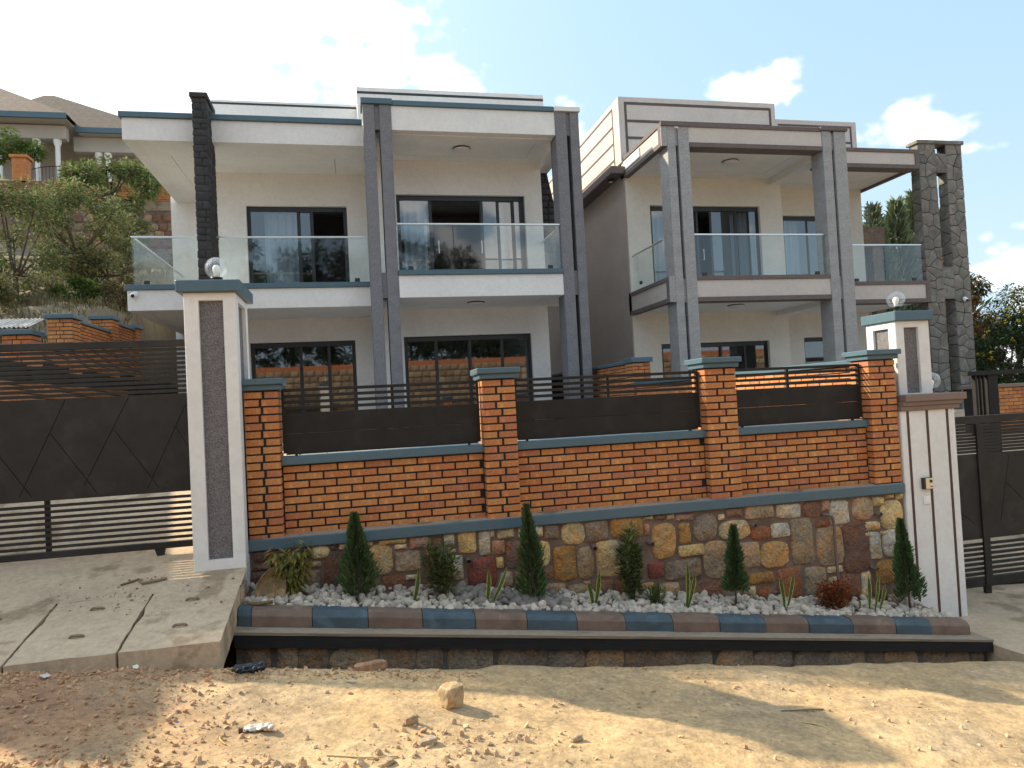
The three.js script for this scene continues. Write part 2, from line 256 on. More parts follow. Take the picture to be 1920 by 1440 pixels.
const STONE_TABLE = [ // centre x, centre y, width, height (m), tone, rounded?
  [-0.733,0.486,0.206,0.079,'db',0], [-0.763,0.399,0.151,0.043,'br',0], [-0.806,0.295,0.129,0.146,'db',1], [-0.445,0.484,0.083,0.086,'br',0], [-0.327,0.480,0.134,0.107,'cr',1],
  [-0.225,0.509,0.051,0.052,'gb',0], [-0.373,0.382,0.091,0.046,'ta',0], [-0.394,0.242,0.105,0.179,'gt',0], [-0.203,0.293,0.214,0.351,'db',1], [-0.133,0.503,0.093,0.046,'cr',0],
  [0.056,0.509,0.055,0.047,'cr',0], [0.246,0.512,0.221,0.048,'yt',0], [0.307,0.461,0.102,0.038,'cr',0], [0.461,0.486,0.154,0.101,'pk',0], [0.143,0.372,0.194,0.234,'ct',1],
  [0.362,0.337,0.194,0.161,'ta',0], [0.537,0.286,0.077,0.249,'br',0], [0.228,0.149,0.223,0.170,'ru',1], [0.388,0.203,0.094,0.041,'cr',0], [0.474,0.080,0.160,0.108,'br',0],
  [0.603,0.461,0.091,0.089,'br',1], [0.710,0.480,0.088,0.087,'pg',0], [0.735,0.385,0.054,0.026,'cr',0], [0.860,0.449,0.152,0.174,'yt',0], [1.006,0.430,0.092,0.211,'pg',0],
  [1.074,0.498,0.045,0.069,'pg',0], [0.770,0.243,0.091,0.189,'pg',0], [0.976,0.170,0.237,0.276,'rd',1], [0.807,0.061,0.065,0.095,'ru',0], [1.124,0.377,0.107,0.117,'pk',0],
  [1.192,0.494,0.140,0.088,'ct',0], [1.258,0.304,0.133,0.216,'br',0], [1.131,0.249,0.060,0.093,'yt',0], [1.178,0.101,0.112,0.136,'ta',1], [1.084,-0.040,0.148,0.075,'ct',0],
  [1.336,0.493,0.068,0.095,'cr',0], [1.482,0.485,0.075,0.095,'cr',0], [1.502,0.284,0.134,0.212,'yt',1], [1.592,0.473,0.123,0.127,'gb',0], [1.707,0.524,0.067,0.032,'br',0],
  [1.788,0.439,0.199,0.199,'ct',1], [2.005,0.444,0.196,0.194,'gb',0], [2.283,0.451,0.283,0.183,'go',0], [2.486,0.517,0.085,0.047,'yt',0], [2.599,0.512,0.101,0.056,'br',0],
  [2.699,0.509,0.072,0.067,'ct',0], [2.836,0.487,0.161,0.060,'pk',0], [1.294,0.094,0.069,0.121,'or',0], [1.539,0.112,0.087,0.091,'br',0], [1.699,0.186,0.200,0.271,'go',0],
  [1.885,0.172,0.154,0.266,'gt',1], [2.093,0.186,0.209,0.298,'ct',0], [1.588,-0.023,0.199,0.098,'gt',0], [1.810,-0.093,0.199,0.167,'gt',0], [1.887,0.002,0.068,0.029,'ta',0],
  [2.043,-0.099,0.168,0.193,'br',0], [2.216,-0.093,0.140,0.169,'ru',0], [2.469,0.409,0.045,0.095,'pk',0], [2.624,0.294,0.223,0.302,'or',1], [2.828,0.343,0.108,0.184,'go',0],
  [3.036,0.379,0.217,0.242,'gb',1], [3.196,0.456,0.062,0.051,'cr',0], [2.889,0.186,0.238,0.100,'yt',0], [2.534,0.044,0.145,0.136,'rd',0], [2.792,0.029,0.337,0.159,'gb',0],
  [2.645,-0.183,0.212,0.197,'ta',0], [2.990,-0.218,0.317,0.257,'br',0], [2.450,-0.112,0.133,0.107,'ta',0], [2.338,-0.147,0.054,0.088,'ta',0], [2.281,0.144,0.121,0.252,'db',0],
  [3.135,0.537,0.140,0.036,'go',0], [3.321,0.498,0.169,0.098,'br',0], [3.318,0.330,0.293,0.170,'ct',1], [3.125,0.080,0.259,0.311,'ta',1], [3.585,0.479,0.287,0.125,'ta',0],
  [3.881,0.455,0.244,0.127,'pg',0], [4.125,0.454,0.190,0.161,'br',1], [4.269,0.476,0.086,0.103,'pk',0], [4.483,0.528,0.125,0.030,'ru',0], [4.413,0.396,0.191,0.217,'pg',0],
  [4.671,0.414,0.224,0.201,'ta',1], [4.846,0.466,0.123,0.078,'yt',0], [4.976,0.509,0.087,0.047,'ct',0], [5.087,0.499,0.078,0.067,'yt',0], [4.987,0.327,0.251,0.256,'yt',1],
  [3.784,0.285,0.179,0.126,'pg',0], [3.578,0.279,0.195,0.129,'ru',1], [4.003,0.160,0.219,0.417,'gt',0], [4.224,0.309,0.143,0.065,'ru',0], [4.294,0.093,0.272,0.326,'ta',0],
  [4.569,0.055,0.263,0.461,'db',0], [4.752,0.239,0.179,0.078,'ct',0], [4.692,0.167,0.066,0.046,'cr',0], [4.782,0.051,0.108,0.255,'pg',0], [4.882,0.162,0.069,0.030,'pg',0],
  [4.960,0.058,0.188,0.250,'pg',1], [3.423,0.092,0.262,0.225,'ta',0], [3.708,0.068,0.286,0.235,'or',1], [3.563,-0.131,0.249,0.098,'go',0], [3.594,-0.316,0.176,0.196,'ru',1],
  [3.840,-0.260,0.239,0.363,'ru',0], [4.114,-0.285,0.225,0.373,'gt',0], [4.333,-0.130,0.157,0.060,'cr',0], [4.308,-0.232,0.100,0.067,'ct',0], [4.476,-0.304,0.214,0.229,'br',1],
  [4.659,-0.299,0.094,0.224,'cr',0], [4.906,-0.211,0.256,0.219,'go',1], [4.566,-0.487,0.187,0.061,'br',0], [4.972,-0.505,0.176,0.144,'gt',0], [4.737,-0.482,0.087,0.081,'ta',0],
  [4.797,-0.376,0.143,0.116,'br',1], [3.461,-0.295,0.068,0.196,'ct',0], [3.398,-0.288,0.043,0.117,'gb',0],
];
// ───────────────────────── terrain ─────────────────────────
const roadY = (x) => -0.12 * Math.max(-16, Math.min(16, x));
function hillY(x, z) { const base = 1.2 + 0.12 * Math.min(0, x + 5) * -0.2; let h; if (z > -14) h = 0.62 + 0.25 * (-6 - z); else if (z > -31) h = 2.62 + 0.32 * (-14 - z); else h = 8.06 + Math.min(4.2, (-31 - z) * 3.0) * 0.62; return h + 0.12 * Math.max(0, -6 - x) + fbm3(x * 0.5, z * 0.5, 2.2, 4) * 0.7 + fbm3(x * 2.2, z * 2.2, 5.2, 3) * 0.16; }
function groundY(x, z) {
  const r = roadY(x);
  if (z > -4.69) {
    const edge = smooth(-4.69, -4.45, z);
    let y = r + 0.035 * fbm3(x * 1.1, z * 1.6, 0.3, 4) + 0.010 * fbm3(x * 5, z * 6, 9.1, 3);
    y += 0.012 * Math.sin(z * 5.2 + 1.2 * Math.sin(x * 0.5)) * smooth(-0.2, 1.6, x) * smooth(-4.4, -3.9, z) + 0.011 * fbm3(x * 0.5, z * 15, 6.6, 3) * smooth(-0.4, 1.2, x); // old wheel tracks on the right
    y += (1 - edge) * (0.035 * fbm3(x * 3.1, 4.4, z, 3) - 0.055);
    y += 0.045 * Math.exp(-Math.pow((x + 1.1) / 0.9, 2)) * Math.exp(-Math.pow((z + 4.35) / 0.3, 2)) * (0.6 + fbm3(x * 6, z * 6, 1.7, 3)); // loose earth by the slabs
    if (z > 6.5) y += smooth(6.5, 8.5, z) * 0.4;
    return y;
  }
  if (z > -5.3) return r - 0.55;
  if (z > -6.6) return r - 0.35;
  const lot = r - 0.45;
  if (z > -7.2) return lot;
  const hx = smooth(-4.7, -5.6, x); // hill climbs beyond the left boundary wall
  const far = x > -4.7 ? lot * smooth(-60, -24, z) + (1 - smooth(-60, -24, z)) * -1.5 : lot;
  return far * (1 - hx) + hillY(x, z) * hx;
}
const axis = (segs) => { const out = []; for (const [a, b, st] of segs) for (let v = a; v < b - 1e-6; v += st) out.push(v); out.push(segs[segs.length - 1][1]); return out; };
{
  const xs = axis([[-1500, -200, 260], [-200, -40, 20], [-40, -16, 2], [-16, -5.4, 0.35], [-5.4, -3.2, 0.12], [-3.2, 6, 0.024], [6, 9, 0.12], [9, 30, 1], [30, 200, 17], [200, 1500, 260]]);
  const zs = axis([[-1500, -200, 260], [-200, -60, 14], [-60, -34, 1.6], [-34, -7.2, 0.35], [-7.2, -5.3, 0.3], [-5.3, -5.29, 0.01], [-5.29, -4.7, 0.147], [-4.7, -4.686, 0.014], [-4.686, -2.6, 0.024], [-2.6, 0, 0.1], [0, 12, 0.6], [12, 60, 6], [60, 1500, 240]]);
  const P = new Float32Array(xs.length * zs.length * 3), UV = new Float32Array(xs.length * zs.length * 2), C = new Float32Array(P.length), I = []; let k = 0;
  const tan = [0.61, 0.415, 0.212], red = [0.43, 0.225, 0.12], pale = [0.61, 0.455, 0.27], hill = [0.26, 0.205, 0.135], col = [0, 0, 0];
  zs.forEach((z, j) => xs.forEach((x, i) => {
    P[k * 3] = x; P[k * 3 + 1] = groundY(x, z); P[k * 3 + 2] = z; UV[k * 2] = x; UV[k * 2 + 1] = z;
    const n = fbm3(x * 0.9, z * 1.3, 4.4, 4), rw = clamp01(smooth(-0.1, -1.5, x + 0.9 * n) * smooth(-3.15, -3.8, z + 0.7 * n)) * 0.9, pw = smooth(0.0, 0.35, n) * 0.5;
    for (let c = 0; c < 3; c++) { col[c] = tan[c] + (pale[c] - tan[c]) * pw; col[c] += (red[c] - col[c]) * rw; if (z < -6.6) col[c] = hill[c] * (1 + 0.5 * fbm3(x * 1.7, z * 1.7, 8, 3)); C[k * 3 + c] = col[c]; }
    if (i && j) { const a = k - 1 - xs.length, b = k - xs.length; I.push(a, k - 1, b, b, k - 1, k); }
    k++;
  }));
  const g = new THREE.BufferGeometry(); g.setAttribute('position', new THREE.BufferAttribute(P, 3)); g.setAttribute('uv', new THREE.BufferAttribute(UV, 2)); g.setAttribute('color', new THREE.BufferAttribute(C, 3)); g.setIndex(I); g.computeVertexNormals();
  single('ground', g, mat([1, 1, 1], 1, { map: T.dirt, ...bump(T.dirtBump, 0.014), vertexColors: true }), 'dusty tan dirt road and hillside ground', 'ground', null, 'structure');
}
function sheet(xa, xb, za, zb, yf, step, thick = 0) { // draped slab with a fine grid
  const nx = Math.max(1, Math.round((xb - xa) / step)), nz = Math.max(1, Math.round((zb - za) / step)), g = new THREE.PlaneGeometry(1, 1, nx, nz), p = g.attributes.position, uv = g.attributes.uv;
  for (let i = 0; i < p.count; i++) { const x = xa + (p.getX(i) + 0.5) * (xb - xa), z = za + (0.5 - p.getY(i)) * (zb - za); p.setXYZ(i, x, yf(x, z), z); uv.setXY(i, x, z); } g.computeVertexNormals(); return flat(g);
}
const slope = (z) => 0.43 + 0.188 * (-5.65 - z);
const driveY = (x, z) => z > -8.4 ? slope(z) : Math.min(0.96, slope(-8.4));
single('driveway', [sheet(-5, -0.86, -8.4, -5.43, (x, z) => driveY(x, z) + 0.006 * fbm3(x * 3, z * 3, 1, 3), 0.06), sheet(-5, -0.9, -24, -8.4, driveY, 1), box(-0.9, -0.86, -0.3, 0.36, -5.72, -5.44)], M.concrete, 'sloping dusty concrete driveway under the wide left gate', 'driveway', null, 'structure');
single('driveway', [sheet(5.24, 16, -6.9, -4.62, (x, z) => -0.68 - 0.05 * (x - 5.3) - 0.015 * (-4.62 - z) + 0.006 * fbm3(x * 3, z * 3, 4, 3), 0.08), sheet(5.35, 20, -13.6, -6.9, (x, z) => -0.75 + (-6.9 - z) * 0.235, 0.6), sheet(5.35, 20, -26, -13.6, () => 0.83, 2), box(5.235, 5.26, -1.2, -0.685, -5.9, -4.62), box(5.24, 16, -1.9, -0.70, -4.66, -4.622)], M.concrete, 'dusty concrete driveway in front of the right gate', 'driveway', null, 'structure');
{ // courtyard behind the brick fence
  const y = thing('courtyard', 'grey paved courtyard behind the brick fence', 'paving', [2, 0.9, -10]); y.userData.kind = 'structure';
  part(y, 'base', box(-0.9, 4.95, 0.3, 0.93, -24, -6.2), M.soil);
  const pg = [chamfer(0.39, 0.03, 0.39, 0.004)].map(uvBox)[0]; for (let i = 0; i < 14; i++) for (let j = 0; j < 18; j++) piece(y, 'paver', pg, M.pave, -0.66 + i * 0.4, 0.945, -6.5 - j * 0.4);
}

// ───────────────────────── planting bed, kerb and drain along the fence ─────────────────────────
const kerbTop = (x) => 0.147 - 0.131 * x, ledgeTop = (x) => 0.036 - 0.130 * x;
const bedY = (x, z) => kerbTop(x) - 0.02 + 0.03 * smooth(-5.4, -5.95, z) + 0.012 * fbm3(x * 4, z * 4, 7, 3);
function ramped(x0, x1, top, bot, z0, z1, ch = 0) { // box whose top and bottom follow the fall of the street
  const g = box(x0, x1, 0, 1, z0, z1, ch), p = g.attributes.position; for (let i = 0; i < p.count; i++) { const t = p.getY(i), x = p.getX(i); p.setY(i, bot(x) + (top(x) - bot(x)) * t); } g.computeVertexNormals(); return g;
}
single('planting_bed', [sheet(-0.86, 5.16, -5.96, -5.37, bedY, 0.05)], M.soil, 'soil of the narrow planting bed under the stone wall', 'soil', null, 'structure');
{
  const k = thing('kerb', 'kerb painted in alternating brown and blue blocks along the planting bed', 'kerb', [2, -0.2, -5.3]); k.userData.kind = 'structure';
  const X = [-0.86, -0.772, -0.366, 0.019, 0.406, 0.795, 1.187, 1.577, 1.967, 2.363, 2.763, 3.167, 3.562, 3.975, 4.386, 4.741, 5.134], R = rng(5);
  for (let i = 0; i < X.length - 1; i++) {
    const jz = (R() - 0.5) * 0.012, jy = (R() - 0.5) * 0.009, s = new THREE.Shape([[5.39, 0], [5.243 + jz, 0], [5.245 + jz, 0.07], [5.249 + jz, 0.078], [5.276, 0.107 + jy], [5.284, 0.1125 + jy], [5.39, 0.1125 + jy]].map((p) => new THREE.Vector2(...p)));
    const g = new THREE.ExtrudeGeometry(s, { depth: X[i + 1] - X[i] - 0.005, steps: 6, bevelEnabled: false }); g.rotateY(Math.PI / 2); g.translate(X[i] + 0.0025, 0, 0); const p = g.attributes.position;
    for (let q = 0; q < p.count; q++) { const x = p.getX(q), y = p.getY(q); p.setXYZ(q, x, ledgeTop(x) + 0.002 + y + (y > 0.02 ? 0.0022 * fbm3(x * 22, y * 30, p.getZ(q) * 30, 2) : 0), p.getZ(q) + 0.002 * fbm3(x * 18, y * 25, 3, 2)); }
    const kg = uvBox(g); kg.computeVertexNormals(); const o = part(k, 'kerb_block', kg, i % 2 ? M.brownKerb : M.blueKerb); o.userData.label = i % 2 ? 'brown painted kerb block' : 'blue painted kerb block';
  }
}
{
  const d = thing('roadside_drain', 'stone lined roadside drain with black tarred edge below the kerb', 'drain', [2, -0.6, -5]); d.userData.kind = 'structure';
  part(d, 'ledge', ramped(-0.87, 5.24, ledgeTop, (x) => ledgeTop(x) - 0.02, -5.42, -5.115, 0.005), M.ledge);
  part(d, 'tarred_edge', ramped(-0.87, 5.235, (x) => ledgeTop(x) - 0.021, (x) => ledgeTop(x) - 0.105, -5.4, -5.12, 0.004), M.tarBlack);
  part(d, 'backing', ramped(-0.87, 5.23, (x) => ledgeTop(x) - 0.116, (x) => ledgeTop(x) - 0.62, -5.42, -5.19), M.mortarGrey);
  const R = rng(9), dm = ['gb', 'gt', 'gb', 'gt', 'ta'].map((t) => STONES[t]);
  for (let x = -0.8; x < 5.15;) { const w = 0.12 + R() * 0.26; for (let r = 0; r < 2; r++) { const h = 0.16 + R() * 0.05, g = pillow(blob(w + 0.01, h + 0.02, 1, R, 11), 0.014, 0.02, 0.02, R); piece(d, 'stone', g, dm[Math.floor(R() * 5)], x + w / 2 + (R() - 0.5) * 0.05, ledgeTop(x + w / 2) - 0.2 - r * 0.19, -5.195); } x += w; }
}
{ // the three concrete covers over the drain in front of the left gate
  const xs = [-0.86, -1.44, -2.04, -2.66, -3.3], lab = ['nearest to the planting bed, beside the white pillar', 'second from the white pillar', 'third from the white pillar', 'at the left edge'];
  for (let i = 0; i < 4; i++) {
    const a = xs[i + 1] + 0.003, b = xs[i] - (i ? 0.003 : 0), R = rng(60 + i);
    const s = thing('concrete_drain_cover', 'dusty concrete drain cover slab ' + lab[i], 'slab', [(a + b) / 2, 0.2, -5], 'concrete slabs bridging the drain');
    const g = new THREE.BoxGeometry(b - a, 1, 0.8, 22, 1, 30).translate((a + b) / 2, 0, -5.03), p = g.attributes.position;
    for (let q = 0; q < p.count; q++) {
      const x = p.getX(q), z = p.getZ(q), topv = p.getY(q) > 0, ex = Math.min(x - a, b - x); let zz = z, xx = x;
      if (ex < 0.004) xx += (x - (a + b) / 2 > 0 ? -1 : 1) * (0.009 * (0.6 + fbm3(z * 13, i * 3.3, x, 4)) + 0.014 * Math.exp(-Math.pow((z + 5.1 + 0.04 * i) / 0.075, 2)) * (i < 3 && x < (a + b) / 2 ? 1 : 0)); // worn joints
      if (z > -4.64) zz += 0.02 * fbm3(x * 6, 2.2, i, 3) - 0.012;
      p.setXYZ(q, xx, topv ? slope(zz) + 0.004 * fbm3(x * 5, z * 5, i, 3) : slope(zz) - (i ? 0.125 : 0.19), zz);
    }
    g.computeVertexNormals(); part(s, 'slab', uvBox(g), M.concrete);
    for (const [lx, lz] of [[(a + b) / 2 + 0.0, -5.27], [(a + b) / 2 + 0.0, -4.9]]) part(s, 'lifting_loop', tube([[lx - 0.045, slope(lz) - 0.015, lz], [lx - 0.032, slope(lz) + 0.010, lz + 0.012], [lx, slope(lz) + 0.014, lz + 0.016], [lx + 0.034, slope(lz) + 0.009, lz + 0.01], [lx + 0.046, slope(lz) - 0.015, lz]], 0.008, 16, 6), M.rust);
  }
}
{ // pebbles: too many to count
  const R = rng(21), gs = [0, 1, 2].map(() => rock(1, R, 0.2, 2)), n = 2100, list = [];
  for (let i = 0; i < n; i++) { const x = -0.84 + R() * 5.95, z = -5.92 + Math.pow(R(), 0.7) * 0.53; list.push([x, z, 0.0135 + Math.pow(R(), 2.4) * 0.022]); }
  const per = Math.ceil(n / 3), g = gs[0]; const im = new THREE.InstancedMesh(g, mat([1, 1, 1], 0.8, { map: T.patch, ...bump(T.stoneBump, 0.004) }), n); const m4 = new THREE.Matrix4(), q = new THREE.Quaternion(), e = new THREE.Euler(), c = new THREE.Color();
  list.forEach(([x, z, r], i) => {
    e.set(R() * 6, R() * 6, R() * 6); q.setFromEuler(e); const dark = (Math.exp(-Math.pow((x - 1.15) / 0.42, 2)) > 0.35 && z < -5.5 && R() < 0.75); const rr = dark ? r * 1.5 : r;
    m4.compose(new THREE.Vector3(x, bedY(x, z) + rr * 0.35 + R() * 0.012, z), q, new THREE.Vector3(rr * (1 + R() * 0.5), rr * 0.85, rr * (0.9 + R() * 0.4))); im.setMatrixAt(i, m4);
    const v = 0.40 + R() * 0.24; if (dark) c.setRGB(v * 0.46, v * 0.40, v * 0.34); else c.setRGB(v * 1.12, v * (0.95 + R() * 0.03), v * (0.75 + R() * 0.08)); im.setColorAt(i, c);
  });
  im.name = numbered('white_pebbles'); scene.add(im); tag(im, 'white and grey pebbles covering the planting bed', 'pebbles', null, 'stuff');
}

// ───────────────────────── stone plinth wall with its coping ─────────────────────────
{
  const w = thing('stone_wall', 'rubble stone wall with brown mortar under the brick fence', 'wall', [2.1, -0.1, -5.95]);
  part(w, 'mortar', ramped(-0.862, 5.125, () => 0.535, (x) => kerbTop(x) - 0.35, -6.2, -5.93), M.mortarBrown);
  part(w, 'coping', box(-0.868, 5.125, 0.535, 0.622, -6.2, -5.885, 0.006), M.blue, 'blue painted coping band');
  part(w, 'mortar_fillet', (() => { const s = new THREE.Shape([[6.02, 0], [5.897, 0], [5.93, 0.005], [6.02, 0.014]].map((p) => new THREE.Vector2(...p))); const g = new THREE.ExtrudeGeometry(s, { depth: 5.98, bevelEnabled: false }); g.rotateY(Math.PI / 2); g.translate(-0.86, 0.6215, 0); return uvBox(g); })(), M.ledge);
  const R = rng(3);
  for (const [x, y, sx, sy, t, e] of STONE_TABLE) { const top = Math.min(0.527, y + sy / 2), bot = y - sy / 2, hh = top - bot; if (hh < 0.02) continue; const o = piece(w, 'stone', pillow(blob(sx * 1.06, hh * 1.06, e, R), 0.022, 0.012, 0.012, R), STONES[t], x, (top + bot) / 2, -5.931); o.rotation.z = (R() - 0.5) * 0.06; }
  for (const [x, y, tilt] of [[0.857, 0.308, 0], [1.959, 0.312, 0], [2.47, 0.30, -0.5], [3.475, 0.372, -0.5], [4.80, 0.365, -0.5], [3.655, -0.262, -0.5], [4.72, -0.145, -0.5]]) { // weep pipes
    const g = new THREE.LatheGeometry([[0.017, -0.03], [0.017, 0.075], [0.021, 0.075], [0.021, -0.03]].map((p) => new THREE.Vector2(...p)), 14); g.rotateX(Math.PI / 2 + 0.18); g.rotateY(-tilt * 0.6); g.translate(x, y, -5.935); part(w, 'weep_pipe', flat(g), M.pipe);
  }
}
single('bent_pipe', [tube([[4.235, 0.394, -5.96], [4.235, 0.396, -5.90], [4.262, 0.392, -5.876], [4.295, 0.372, -5.872], [4.308, 0.33, -5.872], [4.312, 0.04, -5.87], [4.316, -0.27, -5.86]], 0.0135, 60, 10), flat(new THREE.CylinderGeometry(0.019, 0.019, 0.04, 12).rotateX(Math.PI / 2).translate(4.235, 0.395, -5.915))], M.pipe, 'thin brown bent pipe running down the stone wall', 'pipe');

// ───────────────────────── brick fence ─────────────────────────
const FENCE = [[-0.60, 1.05], [1.338, 3.112], [3.42, 4.83]], order = ['beside the tall left pillar', 'in the middle bay of the fence', 'in the right bay of the fence'];
FENCE.forEach(([a, b], i) => {
  const w = thing('brick_wall', 'orange brick wall panel with black joints and blue coping, ' + order[i], 'brick wall', [(a + b) / 2, 0.62, -6.05], 'brick panels of the street fence');
  part(w, 'mortar', box(a, b, 0.60, 1.183, -6.16, -6.008), M.mortarBlack);
  part(w, 'coping', box(a - 0.004, b + 0.004, 1.183, 1.25, -6.19, -5.962, 0.006), M.blue);
  brickRun(w, 'x', a + 0.008, b - 0.008, 1.178, 9, -6.0, 0.10);
  const f = thing('metal_fence_panel', 'dark metal fence panel of slats over two boards, ' + order[i], 'fence', [(a + b) / 2, 1.27, -6.04], 'metal panels on the brick fence'), x0 = a + 0.012, x1 = b - 0.012;
  part(f, 'end_post', box(x0, x0 + 0.022, 1.275, 1.80, -6.07, -6.03, 0.002), M.metal); part(f, 'end_post', box(x1 - 0.022, x1, 1.275, 1.80, -6.07, -6.03, 0.002), M.metal);
  const mx = (a + b) / 2 + (i === 0 ? 0.08 : i === 1 ? 0.0 : -0.08); part(f, 'middle_post', box(mx - 0.012, mx + 0.012, 1.60, 1.80, -6.082, -6.058), M.metal);
  part(f, 'board', box(x0 + 0.022, x1 - 0.022, 1.432, 1.60, -6.066, -6.036, 0.002), M.metal); part(f, 'board', box(x0 + 0.022, x1 - 0.022, 1.262, 1.4305, -6.066, -6.036, 0.002), M.metal);
  for (let k = 0; k < 4; k++) part(f, 'slat', box(x0 + 0.022, x1 - 0.022, 1.774 - k * 0.0495, 1.80 - k * 0.0495, -6.052, -6.04, 0.002), M.metal);
  for (const px of [x0 + 0.1, x1 - 0.1]) part(f, 'foot', box(px - 0.01, px + 0.01, 1.249, 1.279, -6.06, -6.04), M.metal);
});
const PIERS = [[-0.86, -0.602, 'against the tall left pillar'], [1.05, 1.335, 'second from the left'], [3.112, 3.418, 'third from the left'], [4.83, 5.125, 'beside the striped white pillar']];
PIERS.forEach(([a, b, l], i) => {
  const p = thing('brick_pier', 'orange brick pier with stepped blue cap, ' + l, 'brick pier', [(a + b) / 2, 0.62, -6.05], 'piers of the street fence'), dy = i * 0.012;
  part(p, 'mortar', box(a + 0.007, b - 0.007, 0.61, 1.79 + dy, -6.18, -5.927), M.mortarBlack);
  part(p, 'cap', [box(a - 0.022, b + 0.025, 1.792 + dy, 1.835 + dy, -6.215, -5.895, 0.004), box(a - 0.045 + (i ? 0 : 0.04), b + 0.045, 1.835 + dy, 1.885 + dy, -6.24, -5.87, 0.006)], M.blue);
  for (let k = 0; k < 19; k++) { const y = 1.787 + dy - (k + 0.5) * 0.0628; const s = k % 2 ? a + 0.115 + (k % 3) * 0.006 : b - 0.112 - (k % 3) * 0.006; layBrick(p, 'x', a, s - 0.010, y, 0.0495, -5.92, 0.266); layBrick(p, 'x', s + 0.010, b, y, 0.0495, -5.92, 0.266); }
});
{ // dividing wall between the two plots, seen through the slats
  const w = thing('boundary_wall', 'low orange brick wall between the two courtyards behind the fence', 'brick wall', [5.05, 0.9, -9]);
  part(w, 'mortar', box(4.977, 5.16, -0.4, 1.79, -12.05, -6.2), M.mortarBlack); part(w, 'coping', box(4.93, 5.2, 1.79, 1.85, -12.05, -6.25, 0.006), M.blue);
  brickRun(w, 'z', -12.04, -6.25, 1.785, 9, 4.97, 0.09, -1);
  const v = thing('boundary_wall', 'taller orange brick wall end with blue cap between the two houses', 'brick wall', [5.05, 0.9, -13]);
  part(v, 'mortar', [box(4.997, 5.2, 0.4, 2.19, -20, -12.4), box(4.937, 5.263, 0.4, 2.19, -12.393, -12.067)], M.mortarBlack);
  part(v, 'coping', [box(4.95, 5.25, 2.19, 2.25, -20, -12.41, 0.006), box(4.89, 5.31, 2.2, 2.29, -12.44, -12.02, 0.006)], M.blue);
  brickRun(v, 'z', -14.6, -12.41, 2.185, 15, 4.99, 0.09, -1);
  for (let k = 0; k < 19; k++) { const y = 2.19 - (k + 0.5) * 0.0628, s = k % 2 ? 5.04 : 5.15; layBrick(v, 'x', 4.93, s - 0.006, y, 0.0513, -12.06, 0.34); layBrick(v, 'x', s + 0.006, 5.27, y, 0.0513, -12.06, 0.34); }
}

// ───────────────────────── gate pillars ─────────────────────────
function panelled(x0, x1, y0, y1, z0, z1, px0, px1, py0, py1, sz0, sz1, sides) { // pillar shell with a sunk panel in front and on one side
  const a = new Brush(chamfer(x1 - x0, y1 - y0, z1 - z0, 0.006).translate((x0 + x1) / 2, (y0 + y1) / 2, (z0 + z1) / 2)); const ev = new Evaluator(); ev.attributes = ['position', 'normal']; let r = a; const cut = (g) => { const b = new Brush(g); b.updateMatrixWorld(); r = ev.evaluate(r, b, SUBTRACTION); r.updateMatrixWorld(); };
  a.updateMatrixWorld(); cut(chamfer(px1 - px0, py1 - py0, 0.06, 0).translate((px0 + px1) / 2, (py0 + py1) / 2, z1));
  for (const s of sides) cut(chamfer(0.06, py1 - py0, sz1 - sz0, 0).translate(s > 0 ? x1 : x0, (py0 + py1) / 2, (sz0 + sz1) / 2));
  return uvBox(r.geometry);
}
